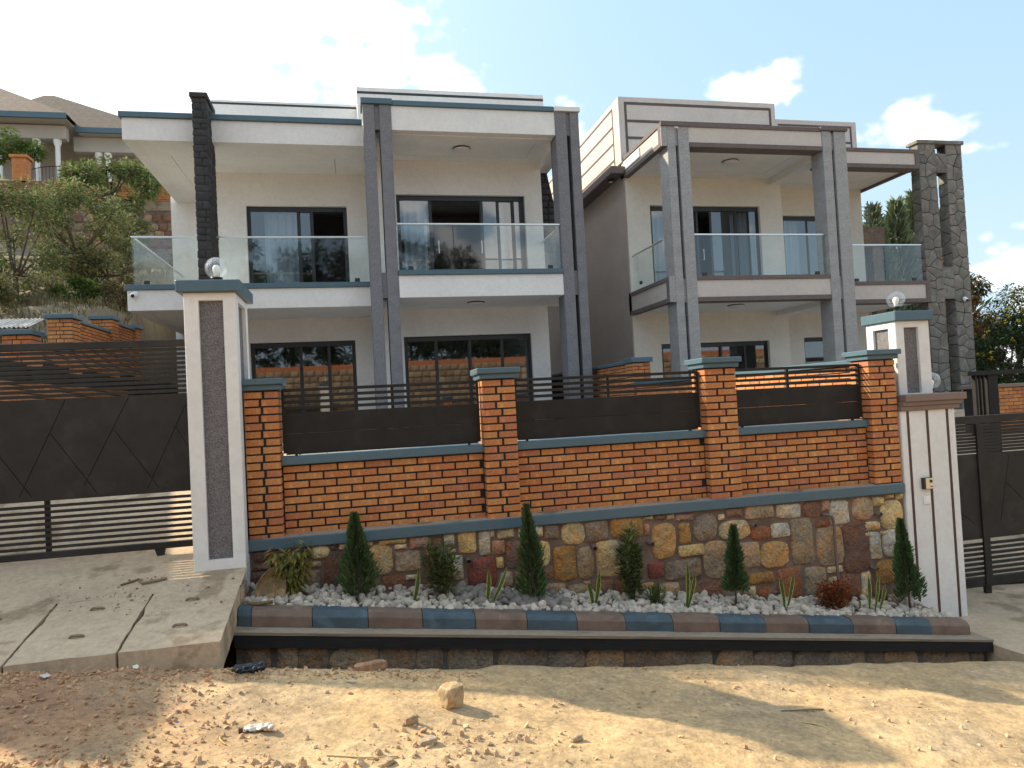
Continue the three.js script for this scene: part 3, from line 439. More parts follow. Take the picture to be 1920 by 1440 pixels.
{
  const p = thing('gate_pillar', 'tall white gate pillar with long grey granite panel beside the wide left gate', 'gate pillar', [-1.05, 0.42, -6], 'gate pillars');
  part(p, 'shaft', panelled(-1.238, -0.864, 0.10, 2.552, -6.36, -5.75, -1.132, -0.956, 0.525, 2.492, -6.25, -5.88, [1]), M.white);
  part(p, 'panel', box(-1.131, -0.957, 0.526, 2.491, -5.80, -5.779), M.granitePanel, 'grey speckled granite panel'); part(p, 'panel', box(-0.912, -0.893, 0.526, 2.491, -6.249, -5.881), M.granitePanel, 'grey speckled granite panel');
  part(p, 'cap', box(-1.282, -0.82, 2.552, 2.643, -6.41, -5.705, 0.006), M.blue);
  const q = thing('gate_pillar', 'white pillar with grey panel and brown striped buttress beside the right gate', 'gate pillar', [5.5, -0.6, -6.1], 'gate pillars');
  part(q, 'shaft', panelled(5.316, 5.715, 0.2, 2.212, -6.52, -6.1, 5.412, 5.582, 1.48, 2.146, -6.42, -6.2, [-1]), M.white);
  part(q, 'panel', box(5.413, 5.581, 1.481, 2.145, -6.15, -6.129), M.granitePanel, 'grey speckled granite panel'); part(q, 'panel', box(5.345, 5.364, 1.481, 2.145, -6.419, -6.201), M.granitePanel, 'grey speckled granite panel');
  part(q, 'cap', box(5.29, 5.74, 2.212, 2.31, -6.56, -6.062, 0.006), M.blue);
  part(q, 'buttress', box(5.14, 5.76, -0.75, 1.316, -6.099, -5.9, 0.006), M.white);
  for (const x of [5.215, 5.434, 5.667]) part(q, 'stripe', box(x - 0.013, x + 0.013, -0.74, 1.31, -5.91, -5.896), M.brownStripe);
  part(q, 'cornice', [box(5.13, 5.80, 1.316, 1.362, -6.11, -5.875, 0.003), box(5.145, 5.825, 1.362, 1.402, -6.115, -5.86, 0.003), box(5.16, 5.86, 1.402, 1.47, -6.12, -5.84, 0.005)], M.brownCornice);
  const ic = thing('door_intercom', 'small black and gold door intercom on the striped white pillar', 'intercom', [5.37, 0.6, -5.9]);
  part(ic, 'case', box(5.318, 5.425, 0.55, 0.66, -5.899, -5.862, 0.004), M.black); part(ic, 'face', box(5.338, 5.421, 0.554, 0.656, -5.863, -5.857, 0.002), M.brass); part(ic, 'camera_lens', flat(new THREE.CylinderGeometry(0.015, 0.015, 0.008, 16).rotateX(Math.PI / 2).translate(5.392, 0.627, -5.855)), M.black); part(ic, 'button', box(5.385, 5.412, 0.571, 0.579, -5.858, -5.8545), M.black);
  const sw = thing('wall_switch', 'white square wall switch under the intercom', 'switch', [5.37, 0.44, -5.9]); part(sw, 'plate', box(5.33, 5.408, 0.402, 0.48, -5.899, -5.888, 0.003), M.plasticWhite); part(sw, 'rocker', box(5.345, 5.393, 0.417, 0.465, -5.889, -5.883, 0.002), M.plasticWhite);
}
function globeLamp(x, y, z, label, r = 0.088) {
  const l = thing('globe_lamp', label, 'lamp', [x, y, z], 'clear globe lamps on the gate pillars');
  part(l, 'neck', flat(new THREE.LatheGeometry([[0.001, 0], [0.045, 0], [0.045, 0.008], [0.028, 0.014], [0.028, 0.05], [0.045, 0.056], [0.045, 0.068], [0.001, 0.068]].map((p) => new THREE.Vector2(...p)), 24).translate(x, y, z)), M.black);
  const g = new THREE.SphereGeometry(r, 40, 28); g.translate(x, y + 0.062 + r * 0.93, z); part(l, 'globe', flat(g), M.globe);
  part(l, 'bulb', flat(new THREE.LatheGeometry([[0.001, 0.06], [0.02, 0.066], [0.021, 0.105], [0.03, 0.125], [0.028, 0.15], [0.016, 0.166], [0.001, 0.17]].map((p) => new THREE.Vector2(...p)), 24).translate(x, y, z)), M.bulb);
  return l;
}
globeLamp(-1.035, 2.643, -6.0, 'clear glass globe lamp on the tall left pillar');
globeLamp(5.50, 2.31, -6.28, 'clear glass globe lamp on top of the striped right pillar');
{ const l = globeLamp(6.535, 1.44, -7.0, 'globe lamp half hidden behind the right gate pillar', 0.1); part(l, 'post', box(6.47, 6.60, -0.78, 1.44, -7.065, -6.935, 0.005), M.white); }

// ───────────────────────── gates ─────────────────────────
function grooved(x0, x1, y0, y1, z0, z1, lines) { const a = new Brush(chamfer(x1 - x0, y1 - y0, z1 - z0, 0).translate((x0 + x1) / 2, (y0 + y1) / 2, (z0 + z1) / 2)), ev = new Evaluator(); ev.attributes = ['position', 'normal']; a.updateMatrixWorld(); let r = a; for (const [ax, ay, bx, by] of lines) { const L = Math.hypot(bx - ax, by - ay), b = new Brush(new THREE.BoxGeometry(L, 0.006, 0.014)); b.position.set((ax + bx) / 2, (ay + by) / 2, z1); b.rotation.z = Math.atan2(by - ay, bx - ax); b.updateMatrixWorld(); r = ev.evaluate(r, b, SUBTRACTION); r.updateMatrixWorld(); } return uvBox(r.geometry); }
{
  const g = thing('sliding_gate', 'wide dark metal gate with slats and diagonal grooves left of the white pillar', 'gate', [-2.9, 0.52, -6.15], 'dark metal driveway gates'), x0 = -4.9, x1 = -1.15;
  part(g, 'top_rail', box(x0, x1, 2.185, 2.242, -6.19, -6.14, 0.003), M.gateMetal);
  for (let k = 0; k < 10; k++) part(g, 'slat', box(x0, x1, 2.152 - k * 0.0372, 2.177 - k * 0.0372, -6.164, -6.156, 0.001), M.gateMetal);
  const L = []; for (let i = 0; i < 9; i++) { const X = -1.28 - i * 0.453; L.push([X - 0.02, 1.79, X - 0.36, 1.06 + (i % 2 ? 0.06 : 0)], [X - 0.13, 1.54, X + 0.18, 1.06]); }
  part(g, 'panel', grooved(x0, x1, 1.022, 1.806, -6.17, -6.145, L.map(([a, b, c, d]) => [Math.max(x0 + 0.02, a), b, Math.max(x0 + 0.02, Math.min(c, x1 - 0.02)), d])), M.gateMetal);
  for (let k = 0; k < 8; k++) part(g, 'slat', box(x0, x1, 0.968 - k * 0.0455, 0.991 - k * 0.0455, -6.166, -6.154, 0.001), M.gateMetal);
  part(g, 'bottom_rail', box(x0, x1, 0.578, 0.628, -6.19, -6.14, 0.003), M.gateMetal);
  for (const px of [-2.37, -3.55, -4.75, -1.2]) part(g, 'stiffener', box(px - 0.018, px + 0.018, 0.628, 1.022, -6.2, -6.176), M.gateMetal);
  for (const px of [-1.57, -4.4]) { const s = new THREE.Shape([[-0.045, 0.06], [0.045, 0.06], [0.028, -0.02], [-0.02, -0.02]].map((p) => new THREE.Vector2(...p))); const b = part(g, 'wheel_bracket', uvBox(new THREE.ExtrudeGeometry(s, { depth: 0.04, bevelEnabled: false }).translate(px, 0.545, -6.185)), M.gateMetal); part(b, 'wheel', flat(new THREE.CylinderGeometry(0.03, 0.03, 0.024, 18).rotateX(Math.PI / 2).translate(px, slope(-6.165) + 0.031, -6.165)), M.rust); }
  const r = thing('sliding_gate', 'dark metal gate with slats and diagonal grooves right of the striped pillar', 'gate', [8, -0.75, -6.6], 'dark metal driveway gates');
  part(r, 'top_rail', box(5.8, 10.5, 1.095, 1.18, -6.64, -6.59, 0.003), M.gateMetal);
  for (let k = 0; k < 9; k++) part(r, 'slat', box(5.8, 10.5, 1.058 - k * 0.036, 1.088 - k * 0.036, -6.625, -6.6, 0.002), M.gateMetal);
  const K = [[5.9, 0.1, 6.28, 0.72], [6.12, 0.36, 6.62, -0.02], [6.95, 0.0, 7.12, 0.72], [7.06, 0.42, 7.5, 0.0], [7.5, 0.0, 7.95, 0.72], [7.75, 0.4, 8.2, 0.0]];
  part(r, 'panel', grooved(5.8, 10.5, -0.178, 0.758, -6.63, -6.595, K), M.gateMetal);
  for (let k = 0; k < 7; k++) part(r, 'slat', box(5.8, 10.5, -0.252 - k * 0.054, -0.222 - k * 0.054, -6.625, -6.6, 0.002), M.gateMetal);
  part(r, 'bottom_rail', box(5.8, 10.5, -0.70, -0.60, -6.64, -6.59, 0.003), M.gateMetal);
  for (const px of [6.69, 8.4]) part(r, 'stiffener', box(px, px + 0.09, -0.70, 1.09, -6.6, -6.575, 0.003), M.gateMetal);
  part(r, 'wheel_bracket', box(6.69, 6.77, -0.78, -0.70, -6.63, -6.59, 0.004), M.gateMetal);
}
{ // black steel frame behind the right gate
  const f = thing('steel_carport', 'black steel posts and beam standing behind the right gate', 'carport', [8.3, 0, -8]);
  part(f, 'beam', box(8.02, 10, 1.632, 1.69, -8.06, -7.96, 0.003), M.metal);
  for (const [a, b] of [[8.15, 8.185], [8.225, 8.245], [8.285, 8.305], [8.36, 8.52]]) part(f, 'post', box(a, b, -0.5, 1.632, -8.04, -7.98, 0.003), M.metal);
}
// ───────────────────────── house parts ─────────────────────────
function windowX(h, x0, x1, y0, y1, z, cuts, o = {}) { // z: face of the wall; the frame sits 9 cm inside the reveal
  const zf = z - 0.09, F = [box(x0, x1, y1 - 0.11, y1, zf - 0.06, zf, 0.002), box(x0, x1, y0, y0 + 0.05, zf - 0.06, zf, 0.002), box(x0, x0 + 0.05, y0 + 0.05, y1 - 0.11, zf - 0.06, zf, 0.002), box(x1 - 0.05, x1, y0 + 0.05, y1 - 0.11, zf - 0.06, zf, 0.002)];
  const w = part(h, 'window', F, M.frame), e = [x0 + 0.05, ...cuts.map((c) => x0 + c * (x1 - x0)), x1 - 0.05];
  for (let i = 0; i < e.length - 1; i++) {
    const a = e[i], b = e[i + 1], zz = zf - 0.018 - (i % 2) * 0.028, last = i === e.length - 2;
    part(w, 'sash', [box(a, a + (i ? 0.055 : 0.03), y0 + 0.05, y1 - 0.11, zz - 0.012, zz + 0.012, 0.002), box(b - (last ? 0.03 : 0.02), b, y0 + 0.05, y1 - 0.11, zz - 0.012, zz + 0.012, 0.002)], M.frame);
    if (!(o.open ?? []).includes(i)) part(w, 'pane', uvBox(new THREE.PlaneGeometry(b - a - 0.01, y1 - y0 - 0.17).translate((a + b) / 2, (y0 + y1) / 2 - 0.03, zz)), M.glassPane);
  }
  for (const [c0, c1] of o.curtains ?? []) { const a = x0 + c0 * (x1 - x0), b = x0 + c1 * (x1 - x0), g = new THREE.PlaneGeometry(b - a, y1 - y0 - 0.1, 40, 1), p = g.attributes.position; for (let i = 0; i < p.count; i++) p.setZ(i, 0.03 * Math.sin(p.getX(i) * 38) + 0.012 * Math.sin(p.getX(i) * 17)); g.translate((a + b) / 2, (y0 + y1) / 2, zf - 0.35); g.computeVertexNormals(); part(w, 'curtain', flat(g), M.curtain); }
  for (const c of o.handles ?? []) { const x = x0 + c * (x1 - x0), y = y0 + 1.05; part(w, 'handle', [rod([x, y - 0.14, zf + 0.04], [x, y + 0.14, zf + 0.04], 0.011), rod([x, y - 0.12, zf - 0.03], [x, y - 0.12, zf + 0.04], 0.008), rod([x, y + 0.12, zf - 0.03], [x, y + 0.12, zf + 0.04], 0.008)], M.plasticWhite); }
  return w;
}
function railX(h, x0, x1, y0, y1, z, n) { const r = part(h, 'balcony_rail', [box(x0, x1, y1 - 0.035, y1, z - 0.025, z + 0.025, 0.005)], M.steel); for (let i = 0; i < n; i++) { const a = x0 + (x1 - x0) * i / n + 0.006, b = x0 + (x1 - x0) * (i + 1) / n - 0.006; part(r, 'glass_panel', uvBox(new THREE.PlaneGeometry(b - a, y1 - y0 - 0.02).translate((a + b) / 2, (y0 + y1) / 2 - 0.012, z)), M.glassRail); } for (const px of [x0 + 0.25, x1 - 0.25]) part(r, 'clamp', box(px - 0.05, px + 0.05, y0 + 0.02, y0 + 0.09, z - 0.02, z + 0.02, 0.003), M.black); return r; }
function railZ(h, x, y0, y1, z0, z1, n) { const r = part(h, 'balcony_rail', [box(x - 0.025, x + 0.025, y1 - 0.035, y1, z0, z1, 0.005)], M.steel); for (let i = 0; i < n; i++) { const a = z0 + (z1 - z0) * i / n + 0.006, b = z0 + (z1 - z0) * (i + 1) / n - 0.006; part(r, 'glass_panel', uvBox(new THREE.PlaneGeometry(b - a, y1 - y0 - 0.02).rotateY(Math.PI / 2).translate(x, (y0 + y1) / 2 - 0.012, (a + b) / 2)), M.glassRail); } part(r, 'clamp', box(x - 0.02, x + 0.02, y0 + 0.14, y0 + 0.21, z0 + 0.35, z0 + 0.45, 0.003), M.black); return r; }
function ceilingPanel(h, x0, x1, z0, z1, y, border, thick = 0.2) { // soffit with a thin groove round the middle field
  part(h, 'soffit', [box(x0, x1, y, y + thick, z0, z0 + border), box(x0, x1, y, y + thick, z1 - border, z1), box(x0, x0 + border, y, y + thick, z0 + border, z1 - border), box(x1 - border, x1, y, y + thick, z0 + border, z1 - border)], M.ceiling);
  part(h, 'soffit', box(x0 + border + 0.008, x1 - border - 0.008, y + 0.004, y + thick, z0 + border + 0.008, z1 - border - 0.008), M.ceiling);
}
function ceilingLamp(x, y, z, label) { const l = thing('ceiling_lamp', label, 'lamp', [x, y, z], 'round ceiling lamps of the two houses'); part(l, 'rim', flat(new THREE.LatheGeometry([[0.001, 0], [0.186, 0], [0.19, -0.006], [0.188, -0.020], [0.178, -0.022], [0.001, -0.02]].map((p) => new THREE.Vector2(...p)), 40).translate(x, y, z)), M.black); part(l, 'diffuser', flat(new THREE.LatheGeometry([[0.180, -0.0215], [0.176, -0.036], [0.14, -0.056], [0.07, -0.066], [0.001, -0.068]].map((p) => new THREE.Vector2(...p)), 40).translate(x, y, z)), M.lampDisc); }
function twinColumn(h, x0, xa, xb, x1, z0, z1, y0, y1, m, links) { // two posts with blocks bridging the slot
  part(h, 'column', box(x0, xa, y0, y1, z0, z1, 0.008), m); part(h, 'column', box(xb, x1, y0, y1, z0, z1, 0.008), m);
  for (const [a, b] of links) part(h, 'column_link', box(xa, xb, a, b, z0 + 0.05, z1 - 0.045), m);
}
function ashlar(h, along, a0, a1, y0, y1, face, sign, R, cell = 0.13) { // rough dark blocks; every block a mesh
  for (let y = y0; y < y1 - 0.04;) { const hh = Math.min(y1 - y, 0.085 + R() * 0.10); for (let a = a0; a < a1 - 0.02;) { let w = cell * (0.8 + R() * 1.2); if (a1 - a - w < 0.05) w = a1 - a; const g = pillow(blob(w + 0.002, hh + 0.002, 0, R, 12), 0.013 + R() * 0.008, 0.010, 0.008, R); const o = along === 'x' ? piece(h, 'stone_block', g, M.blackStone, a + w / 2, y + hh / 2, face) : piece(h, 'stone_block', g, M.blackStone, face, y + hh / 2, a + w / 2); if (along === 'z') o.rotation.y = sign * Math.PI / 2; a += w; } y += hh; }
}
function crazy(h, along, a0, a1, y0, y1, face, sign, R, cell = 0.29) { for (const c of voronoi(a0, a1, y0, y1, cell, R, 0.016)) { let cx = 0, cy = 0; for (const p of c) { cx += p[0] / c.length; cy += p[1] / c.length; } const loc = c.map((p) => [(along === 'z' ? -sign : 1) * (p[0] - cx), p[1] - cy]), g = pillow(loc, 0.02, 0.004, 0.004, R), o = along === 'x' ? piece(h, 'stone_slab', g, CRAZY[Math.floor(R() * 4)], cx, cy, face) : piece(h, 'stone_slab', g, CRAZY[Math.floor(R() * 4)], face, cy, cx); if (along === 'z') o.rotation.y = sign * Math.PI / 2; } }

// ───────────────────────── left house: white with blue bands ─────────────────────────
{
  const h = thing('house', 'white two storey house with blue trim and grey columns, on the left', 'house', [0.5, 0.9, -16], 'new two storey houses behind the fence');
  // walls (20 cm thick) with real openings
  const WL = [-2.165, 0.0, 4.1, 6.23], WLg = [-2.2, 0.057, 0.97, 3.18], WR = [1.073, 4.0, 4.1, 6.315], WRg = [1.1, 3.99, 0.97, 3.15];
  part(h, 'wall', holed(-2.79, 0.66, 0.9, 7.1, -16.6, -16.4, [WL, WLg]), M.white);
  part(h, 'wall', holed(0.6, 4.41, 0.9, 7.1, -15.9, -15.7, [WR, WRg]), M.white);
  part(h, 'wall', [box(0.6, 0.8, 0.9, 7.1, -16.4, -15.9), box(-2.79, -2.59, 0.9, 7.1, -30, -16.6), box(-4.22, -2.79, 0.9, 7.1, -18.9, -18.7), box(-4.22, -4.02, 0.9, 7.1, -30, -18.9), box(4.21, 4.41, 0.9, 7.1, -30, -15.9), box(-4.22, 4.41, 0.9, 7.1, -30.2, -30)], M.white);
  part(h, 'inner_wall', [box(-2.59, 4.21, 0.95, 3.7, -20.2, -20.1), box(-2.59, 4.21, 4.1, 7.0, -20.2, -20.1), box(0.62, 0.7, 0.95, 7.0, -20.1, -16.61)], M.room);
  part(h, 'inner_door', box(-0.75, -0.05, 0.95, 2.9, -20.09, -20.05), M.wood);
  part(h, 'floor_slab', [box(-4.1, 4.8, 3.78, 4.06, -30, -15.9), box(-4.1, 0.6, 3.78, 4.06, -15.9, -14.75), box(0.6, 4.8, 3.85, 4.1, -15.9, -14.2), box(-2.8, 4.5, 0.6, 0.95, -30, -14.3)], M.ceiling);
  part(h, 'roof_slab', [box(-4.08, 0.5, 7.05, 7.3, -30, -14.75), box(0.5, 4.8, 7.2, 7.45, -30, -14.25)], M.ceiling);
  ceilingPanel(h, -4.06, 0.42, -18.7, -14.74, 6.95, 0.62, 0.1); ceilingPanel(h, 0.62, 4.3, -15.7, -14.24, 7.08, 0.3, 0.115);
  ceilingPanel(h, 0.62, 4.3, -15.7, -14.24, 3.76, 0.3, 0.09); part(h, 'soffit', box(-4.06, 0.42, 3.70, 3.77, -18.7, -14.74), M.ceiling);
  part(h, 'beam', [box(4.3, 4.42, 6.92, 7.2, -15.7, -14.45), box(0.42, 0.62, 6.88, 7.06, -16.4, -14.45), box(0.42, 0.6, 3.62, 3.76, -16.4, -14.45)], M.ceiling);
  // right bay: columns, fascia, balcony
  twinColumn(h, 0.39, 0.615, 0.71, 0.938, -14.45, -14.0, 0.9, 7.585, M.graniteA, [[7.1, 7.58], [3.76, 4.26]]);
  twinColumn(h, 4.312, 4.548, 4.63, 4.822, -14.45, -14.0, 0.9, 7.585, M.graniteA, [[7.1, 7.58], [3.76, 4.26]]);
  part(h, 'column_cap', box(0.355, 0.965, 7.588, 7.70, -14.5, -13.96, 0.006), M.blue); part(h, 'column_cap', box(4.29, 4.85, 7.588, 7.68, -14.5, -13.96, 0.006), M.white);
  part(h, 'fascia', box(0.94, 4.31, 7.095, 7.58, -14.25, -14.03, 0.006), M.white); part(h, 'blue_band', box(0.967, 4.288, 7.581, 7.68, -14.4, -13.985, 0.005), M.blue);
  part(h, 'side_beam', [box(0.40, 0.58, 7.095, 7.6, -16, -14.46), box(4.42, 4.8, 7.095, 7.6, -30, -14.46)], M.white);
  part(h, 'balcony_front', box(0.94, 4.31, 3.755, 4.197, -14.22, -14.01, 0.006), M.white); part(h, 'blue_band', box(0.94, 4.31, 4.198, 4.297, -14.25, -13.965, 0.005), M.blue);
  part(h, 'balcony_front', box(0.44, 0.6, 3.74, 4.15, -14.7, -14.46), M.white); part(h, 'blue_band', box(0.42, 0.62, 4.151, 4.25, -14.7, -14.455, 0.003), M.blue);
  railX(h, 0.945, 4.315, 4.297, 5.25, -14.08, 3); railZ(h, 4.36, 4.297, 5.25, -15.69, -14.46, 1);
  part(h, 'parapet', box(0.335, 4.67, 7.45, 8.84, -16.25, -16.05, 0.005), M.white); part(h, 'parapet_stripe', box(0.338, 4.667, 8.69, 8.745, -16.051, -16.044), M.frame); part(h, 'parapet', box(0.335, 0.52, 7.45, 8.84, -30, -16.25), M.white); part(h, 'parapet', box(4.48, 4.67, 7.45, 8.84, -30, -16.25), M.white);
  // left bay
  part(h, 'fascia', [box(-4.09, 0.40, 6.945, 7.375, -14.75, -14.55, 0.006), box(-4.09, -3.9, 6.945, 7.375, -18.9, -14.75)], M.white); part(h, 'blue_band', [box(-4.14, 0.38, 7.376, 7.48, -14.8, -14.5, 0.005), box(-4.14, -3.85, 7.376, 7.48, -18.9, -14.8)], M.blue);
  part(h, 'balcony_front', [box(-4.105, 0.43, 3.68, 4.072, -14.75, -14.55, 0.006), box(-4.105, -3.9, 3.68, 4.072, -18.7, -14.75)], M.white); part(h, 'blue_band', [box(-4.135, 0.42, 4.073, 4.172, -14.79, -14.505, 0.005), box(-4.135, -3.85, 4.073, 4.172, -18.7, -14.79)], M.blue);
  railX(h, -4.02, 0.40, 4.172, 5.115, -14.62, 3); railZ(h, -4.0, 4.172, 5.115, -18.69, -14.66, 2);
  part(h, 'parapet', box(-2.84, 0.33, 7.3, 8.66, -16.8, -16.6, 0.005), M.white); part(h, 'parapet_stripe', box(-2.837, 0.327, 8.56, 8.605, -16.601, -16.594), M.frame);
  // windows
  windowX(h, ...WL, -16.4, [0.5, 0.63], { curtains: [[0.15, 0.5]], open: [2] }); windowX(h, ...WLg, -16.4, [0.46, 0.73], { curtains: [] });
  windowX(h, ...WR, -15.7, [0.25, 0.65, 0.78, 0.9], { curtains: [[0.06, 0.24], [0.79, 0.86]], handles: [0.31, 0.645], open: [1] }); windowX(h, ...WRg, -15.7, [0.24, 0.5, 0.76], {});
  // dark stone clad column and the stone clad fin at the right end
  part(h, 'clad_column', box(-2.74, -2.51, 0.9, 7.70, -14.85, -14.12), M.darkJoint); const R = rng(31);
  ashlar(h, 'x', -2.757, -2.50, 4.1, 7.63, -14.122, 1, R); ashlar(h, 'z', -14.85, -14.12, 6.9, 7.63, -2.512, 1, R); ashlar(h, 'z', -14.85, -14.12, 4.1, 6.9, -2.512, 1, R);
  part(h, 'clad_column_cap', box(-2.79, -2.47, 7.63, 7.72, -14.9, -14.08, 0.008), M.blackStone);
  const fs = new THREE.Shape([[4.415, 4.1], [4.415, 6.92], [4.62, 6.92], [4.95, 5.2], [4.95, 4.1]].map((p) => new THREE.Vector2(...p))); part(h, 'clad_fin', uvBox(new THREE.ExtrudeGeometry(fs, { depth: 0.3, bevelEnabled: false }).translate(0, 0, -16.2)), M.darkJoint);
  for (let y = 4.15; y < 6.85; y += 0.15) { const xr = y < 5.2 ? 4.95 : 4.95 - (y + 0.1 - 5.2) / 1.72 * 0.33; for (let x = 4.42; x < xr - 0.03;) { let w = 0.13 + R() * 0.1; if (xr - x - w < 0.06) w = xr - x; piece(h, 'stone_block', pillow(blob(w - 0.012, 0.135, 0, R, 10), 0.025, 0.012, 0.012, R), M.blackStone, x + w / 2, y + 0.07, -15.9); x += w; } }
  ceilingLamp(2.46, 7.07, -14.88, 'round ceiling lamp over the upper balcony of the left house'); ceilingLamp(2.6, 3.76, -14.87, 'round ceiling lamp under the balcony of the left house');
}
function cctv(x, y, z, label, m) { const c = thing('security_camera', label, 'camera', [x, y, z], 'white wall security cameras'); part(c, 'mount', flat(new THREE.CylinderGeometry(0.05, 0.05, 0.03, 20).rotateX(Math.PI / 2).translate(x, y + 0.03, z + 0.015)), M.plasticWhite); part(c, 'body', flat(new THREE.SphereGeometry(0.058, 24, 16).translate(x - 0.02, y, z + 0.06)), M.plasticWhite); part(c, 'lens', flat(new THREE.CylinderGeometry(0.032, 0.032, 0.02, 20).rotateX(Math.PI / 2 + 0.5).translate(x - 0.025, y - 0.022, z + 0.112)), M.black); }
cctv(-3.96, 3.97, -14.55, 'white security camera on the left house balcony front'); cctv(15.24, 3.6, -15.08, 'white security camera on the grey stone clad pillar');

// ───────────────────────── right house: pinkish plaster with brown bands ─────────────────────────
function banded(h, x0, x1, yt, y0, z0, z1) { // plaster front between two brown bands
  part(h, 'front_panel', box(x0, x1, y0 + 0.1, yt - 0.092, z0, z1 - 0.025), M.pinkPlaster); part(h, 'brown_band', box(x0, x1, yt - 0.09, yt, z0 - 0.05, z1, 0.004), M.brownBand); part(h, 'brown_band', box(x0, x1, y0, y0 + 0.098, z0 - 0.05, z1, 0.004), M.brownBand);
}
function bandedZ(h, x0, x1, yt, y0, z0, z1) { part(h, 'side_panel', box(x0 + 0.025, x1, y0 + 0.1, yt - 0.092, z0, z1), M.pinkPlaster); part(h, 'brown_band', box(x0, x1, yt - 0.09, yt, z0, z1, 0.004), M.brownBand); part(h, 'brown_band', box(x0, x1, y0, y0 + 0.098, z0, z1, 0.004), M.brownBand); part(h, 'brown_band', box(x0, x0 + 0.1, y0 + 0.098, yt - 0.09, z0, z0 + 0.09), M.brownBand); part(h, 'brown_band', box(x0, x0 + 0.1, y0 + 0.098, yt - 0.09, z1 - 0.13, z1), M.brownBand); }
{
  const h = thing('house', 'pinkish two storey house with brown bands and stone clad pillar, on the right', 'house', [10.5, 0.85, -16], 'new two storey houses behind the fence');
  const WA = [7.30, 10.31, 4.0, 6.27], WAg = [7.40, 10.36, 0.9, 2.83], WB = [11.50, 12.75, 4.0, 6.26], WBg = [11.92, 13.3, 0.9, 2.93];
  part(h, 'wall', holed(6.69, 10.95, 0.8, 7.0, -16.4, -16.2, [WA, WAg]), M.cream); part(h, 'wall', holed(10.75, 13.98, 0.8, 7.12, -17.2, -17.0, [WB, WBg]), M.cream);
  part(h, 'wall', [box(10.75, 10.95, 0.8, 7.0, -17.0, -16.4), box(13.78, 13.98, 0.8, 7.1, -26, -17.2)], M.cream);
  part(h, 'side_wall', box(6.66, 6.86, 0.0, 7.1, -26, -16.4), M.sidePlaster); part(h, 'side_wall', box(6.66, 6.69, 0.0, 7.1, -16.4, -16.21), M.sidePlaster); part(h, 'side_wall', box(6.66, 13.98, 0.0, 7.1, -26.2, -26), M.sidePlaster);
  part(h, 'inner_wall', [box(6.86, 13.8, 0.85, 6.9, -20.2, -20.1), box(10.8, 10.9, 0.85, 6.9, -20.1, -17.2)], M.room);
  part(h, 'floor_slab', [box(6.72, 13.9, 3.66, 3.95, -26, -16.2), box(6.72, 14.1, 3.66, 3.95, -16.2, -15.2), box(6.72, 11.2, 3.66, 3.95, -15.2, -14.3), box(6.7, 14, 0.4, 0.86, -26, -14.3)], M.ceiling);
  part(h, 'roof_slab', [box(6.66, 14.0, 7.1, 7.32, -26, -15.2), box(6.75, 11.3, 7.06, 7.3, -15.2, -14.2)], M.ceiling);
  ceilingPanel(h, 6.78, 10.62, -16.2, -14.2, 6.98, 0.4, 0.08); ceilingPanel(h, 10.9, 14.0, -17.0, -15.2, 7.0, 0.4, 0.09); part(h, 'soffit', [box(6.72, 11.2, 3.58, 3.66, -16.2, -14.25), box(11.2, 14.1, 3.58, 3.66, -17, -15.2)], M.ceiling);
  part(h, 'beam', box(10.62, 10.9, 6.82, 7.02, -17.0, -14.42), M.ceiling); part(h, 'beam', box(10.62, 10.9, 3.45, 3.58, -17, -14.42), M.ceiling);
  twinColumn(h, 6.80, 6.99, 7.06, 7.31, -14.44, -14.0, 0.4, 7.36, M.graniteB, [[6.96, 7.35], [3.55, 4.06]]); twinColumn(h, 10.60, 10.83, 10.90, 11.21, -14.44, -14.0, 0.4, 7.38, M.graniteB, [[6.96, 7.35], [3.55, 4.06]]);
  part(h, 'column_cap', box(6.655, 7.33, 7.365, 7.464, -14.02, -13.965, 0.005), M.brownBand); part(h, 'column_cap', box(10.56, 11.25, 7.385, 7.475, -14.5, -13.965, 0.005), M.brownBand);
  banded(h, 7.31, 10.60, 7.455, 6.93, -14.3, -14.0); banded(h, 7.31, 10.60, 4.11, 3.555, -14.3, -14.0);
  bandedZ(h, 6.66, 6.795, 7.455, 6.93, -16.4, -14.03); bandedZ(h, 6.66, 6.795, 4.11, 3.555, -16.3, -14.03); part(h, 'column_side', box(6.662, 6.797, 6.932, 7.362, -14.03, -13.998), M.graniteB); part(h, 'column_side', box(6.662, 6.797, 3.557, 4.108, -14.03, -13.998), M.graniteB);
  banded(h, 11.22, 14.10, 7.41, 6.925, -15.3, -15.0); part(h, 'brown_band', box(13.98, 14.10, 7.02, 7.32, -15.2, -14.998), M.brownBand); bandedZ(h, 14.0, 14.08, 7.40, 6.93, -17.2, -15.36);
  banded(h, 11.22, 14.18, 4.10, 3.56, -15.3, -15.0); part(h, 'brown_band', box(14.06, 14.18, 3.658, 4.01, -15.2, -14.998), M.brownBand);
  railX(h, 7.31, 10.60, 4.11, 5.055, -14.12, 3); railZ(h, 6.78, 4.11, 5.02, -16.19, -14.5, 2); railX(h, 11.9, 14.06, 4.10, 5.035, -15.1, 2);
  // grooved parapet
  const sides = [[6.62, 10.92, 8.96], [10.92, 13.32, 8.56]];
  part(h, 'parapet', box(6.62, 10.92, 7.32, 8.96, -16.45, -16.2, 0.006), M.pinkPlaster); part(h, 'parapet', box(10.92, 13.32, 7.32, 8.56, -16.45, -16.215, 0.006), M.pinkPlaster); part(h, 'parapet', box(6.62, 6.85, 7.2, 8.96, -26, -16.45, 0.006), M.pinkPlaster);
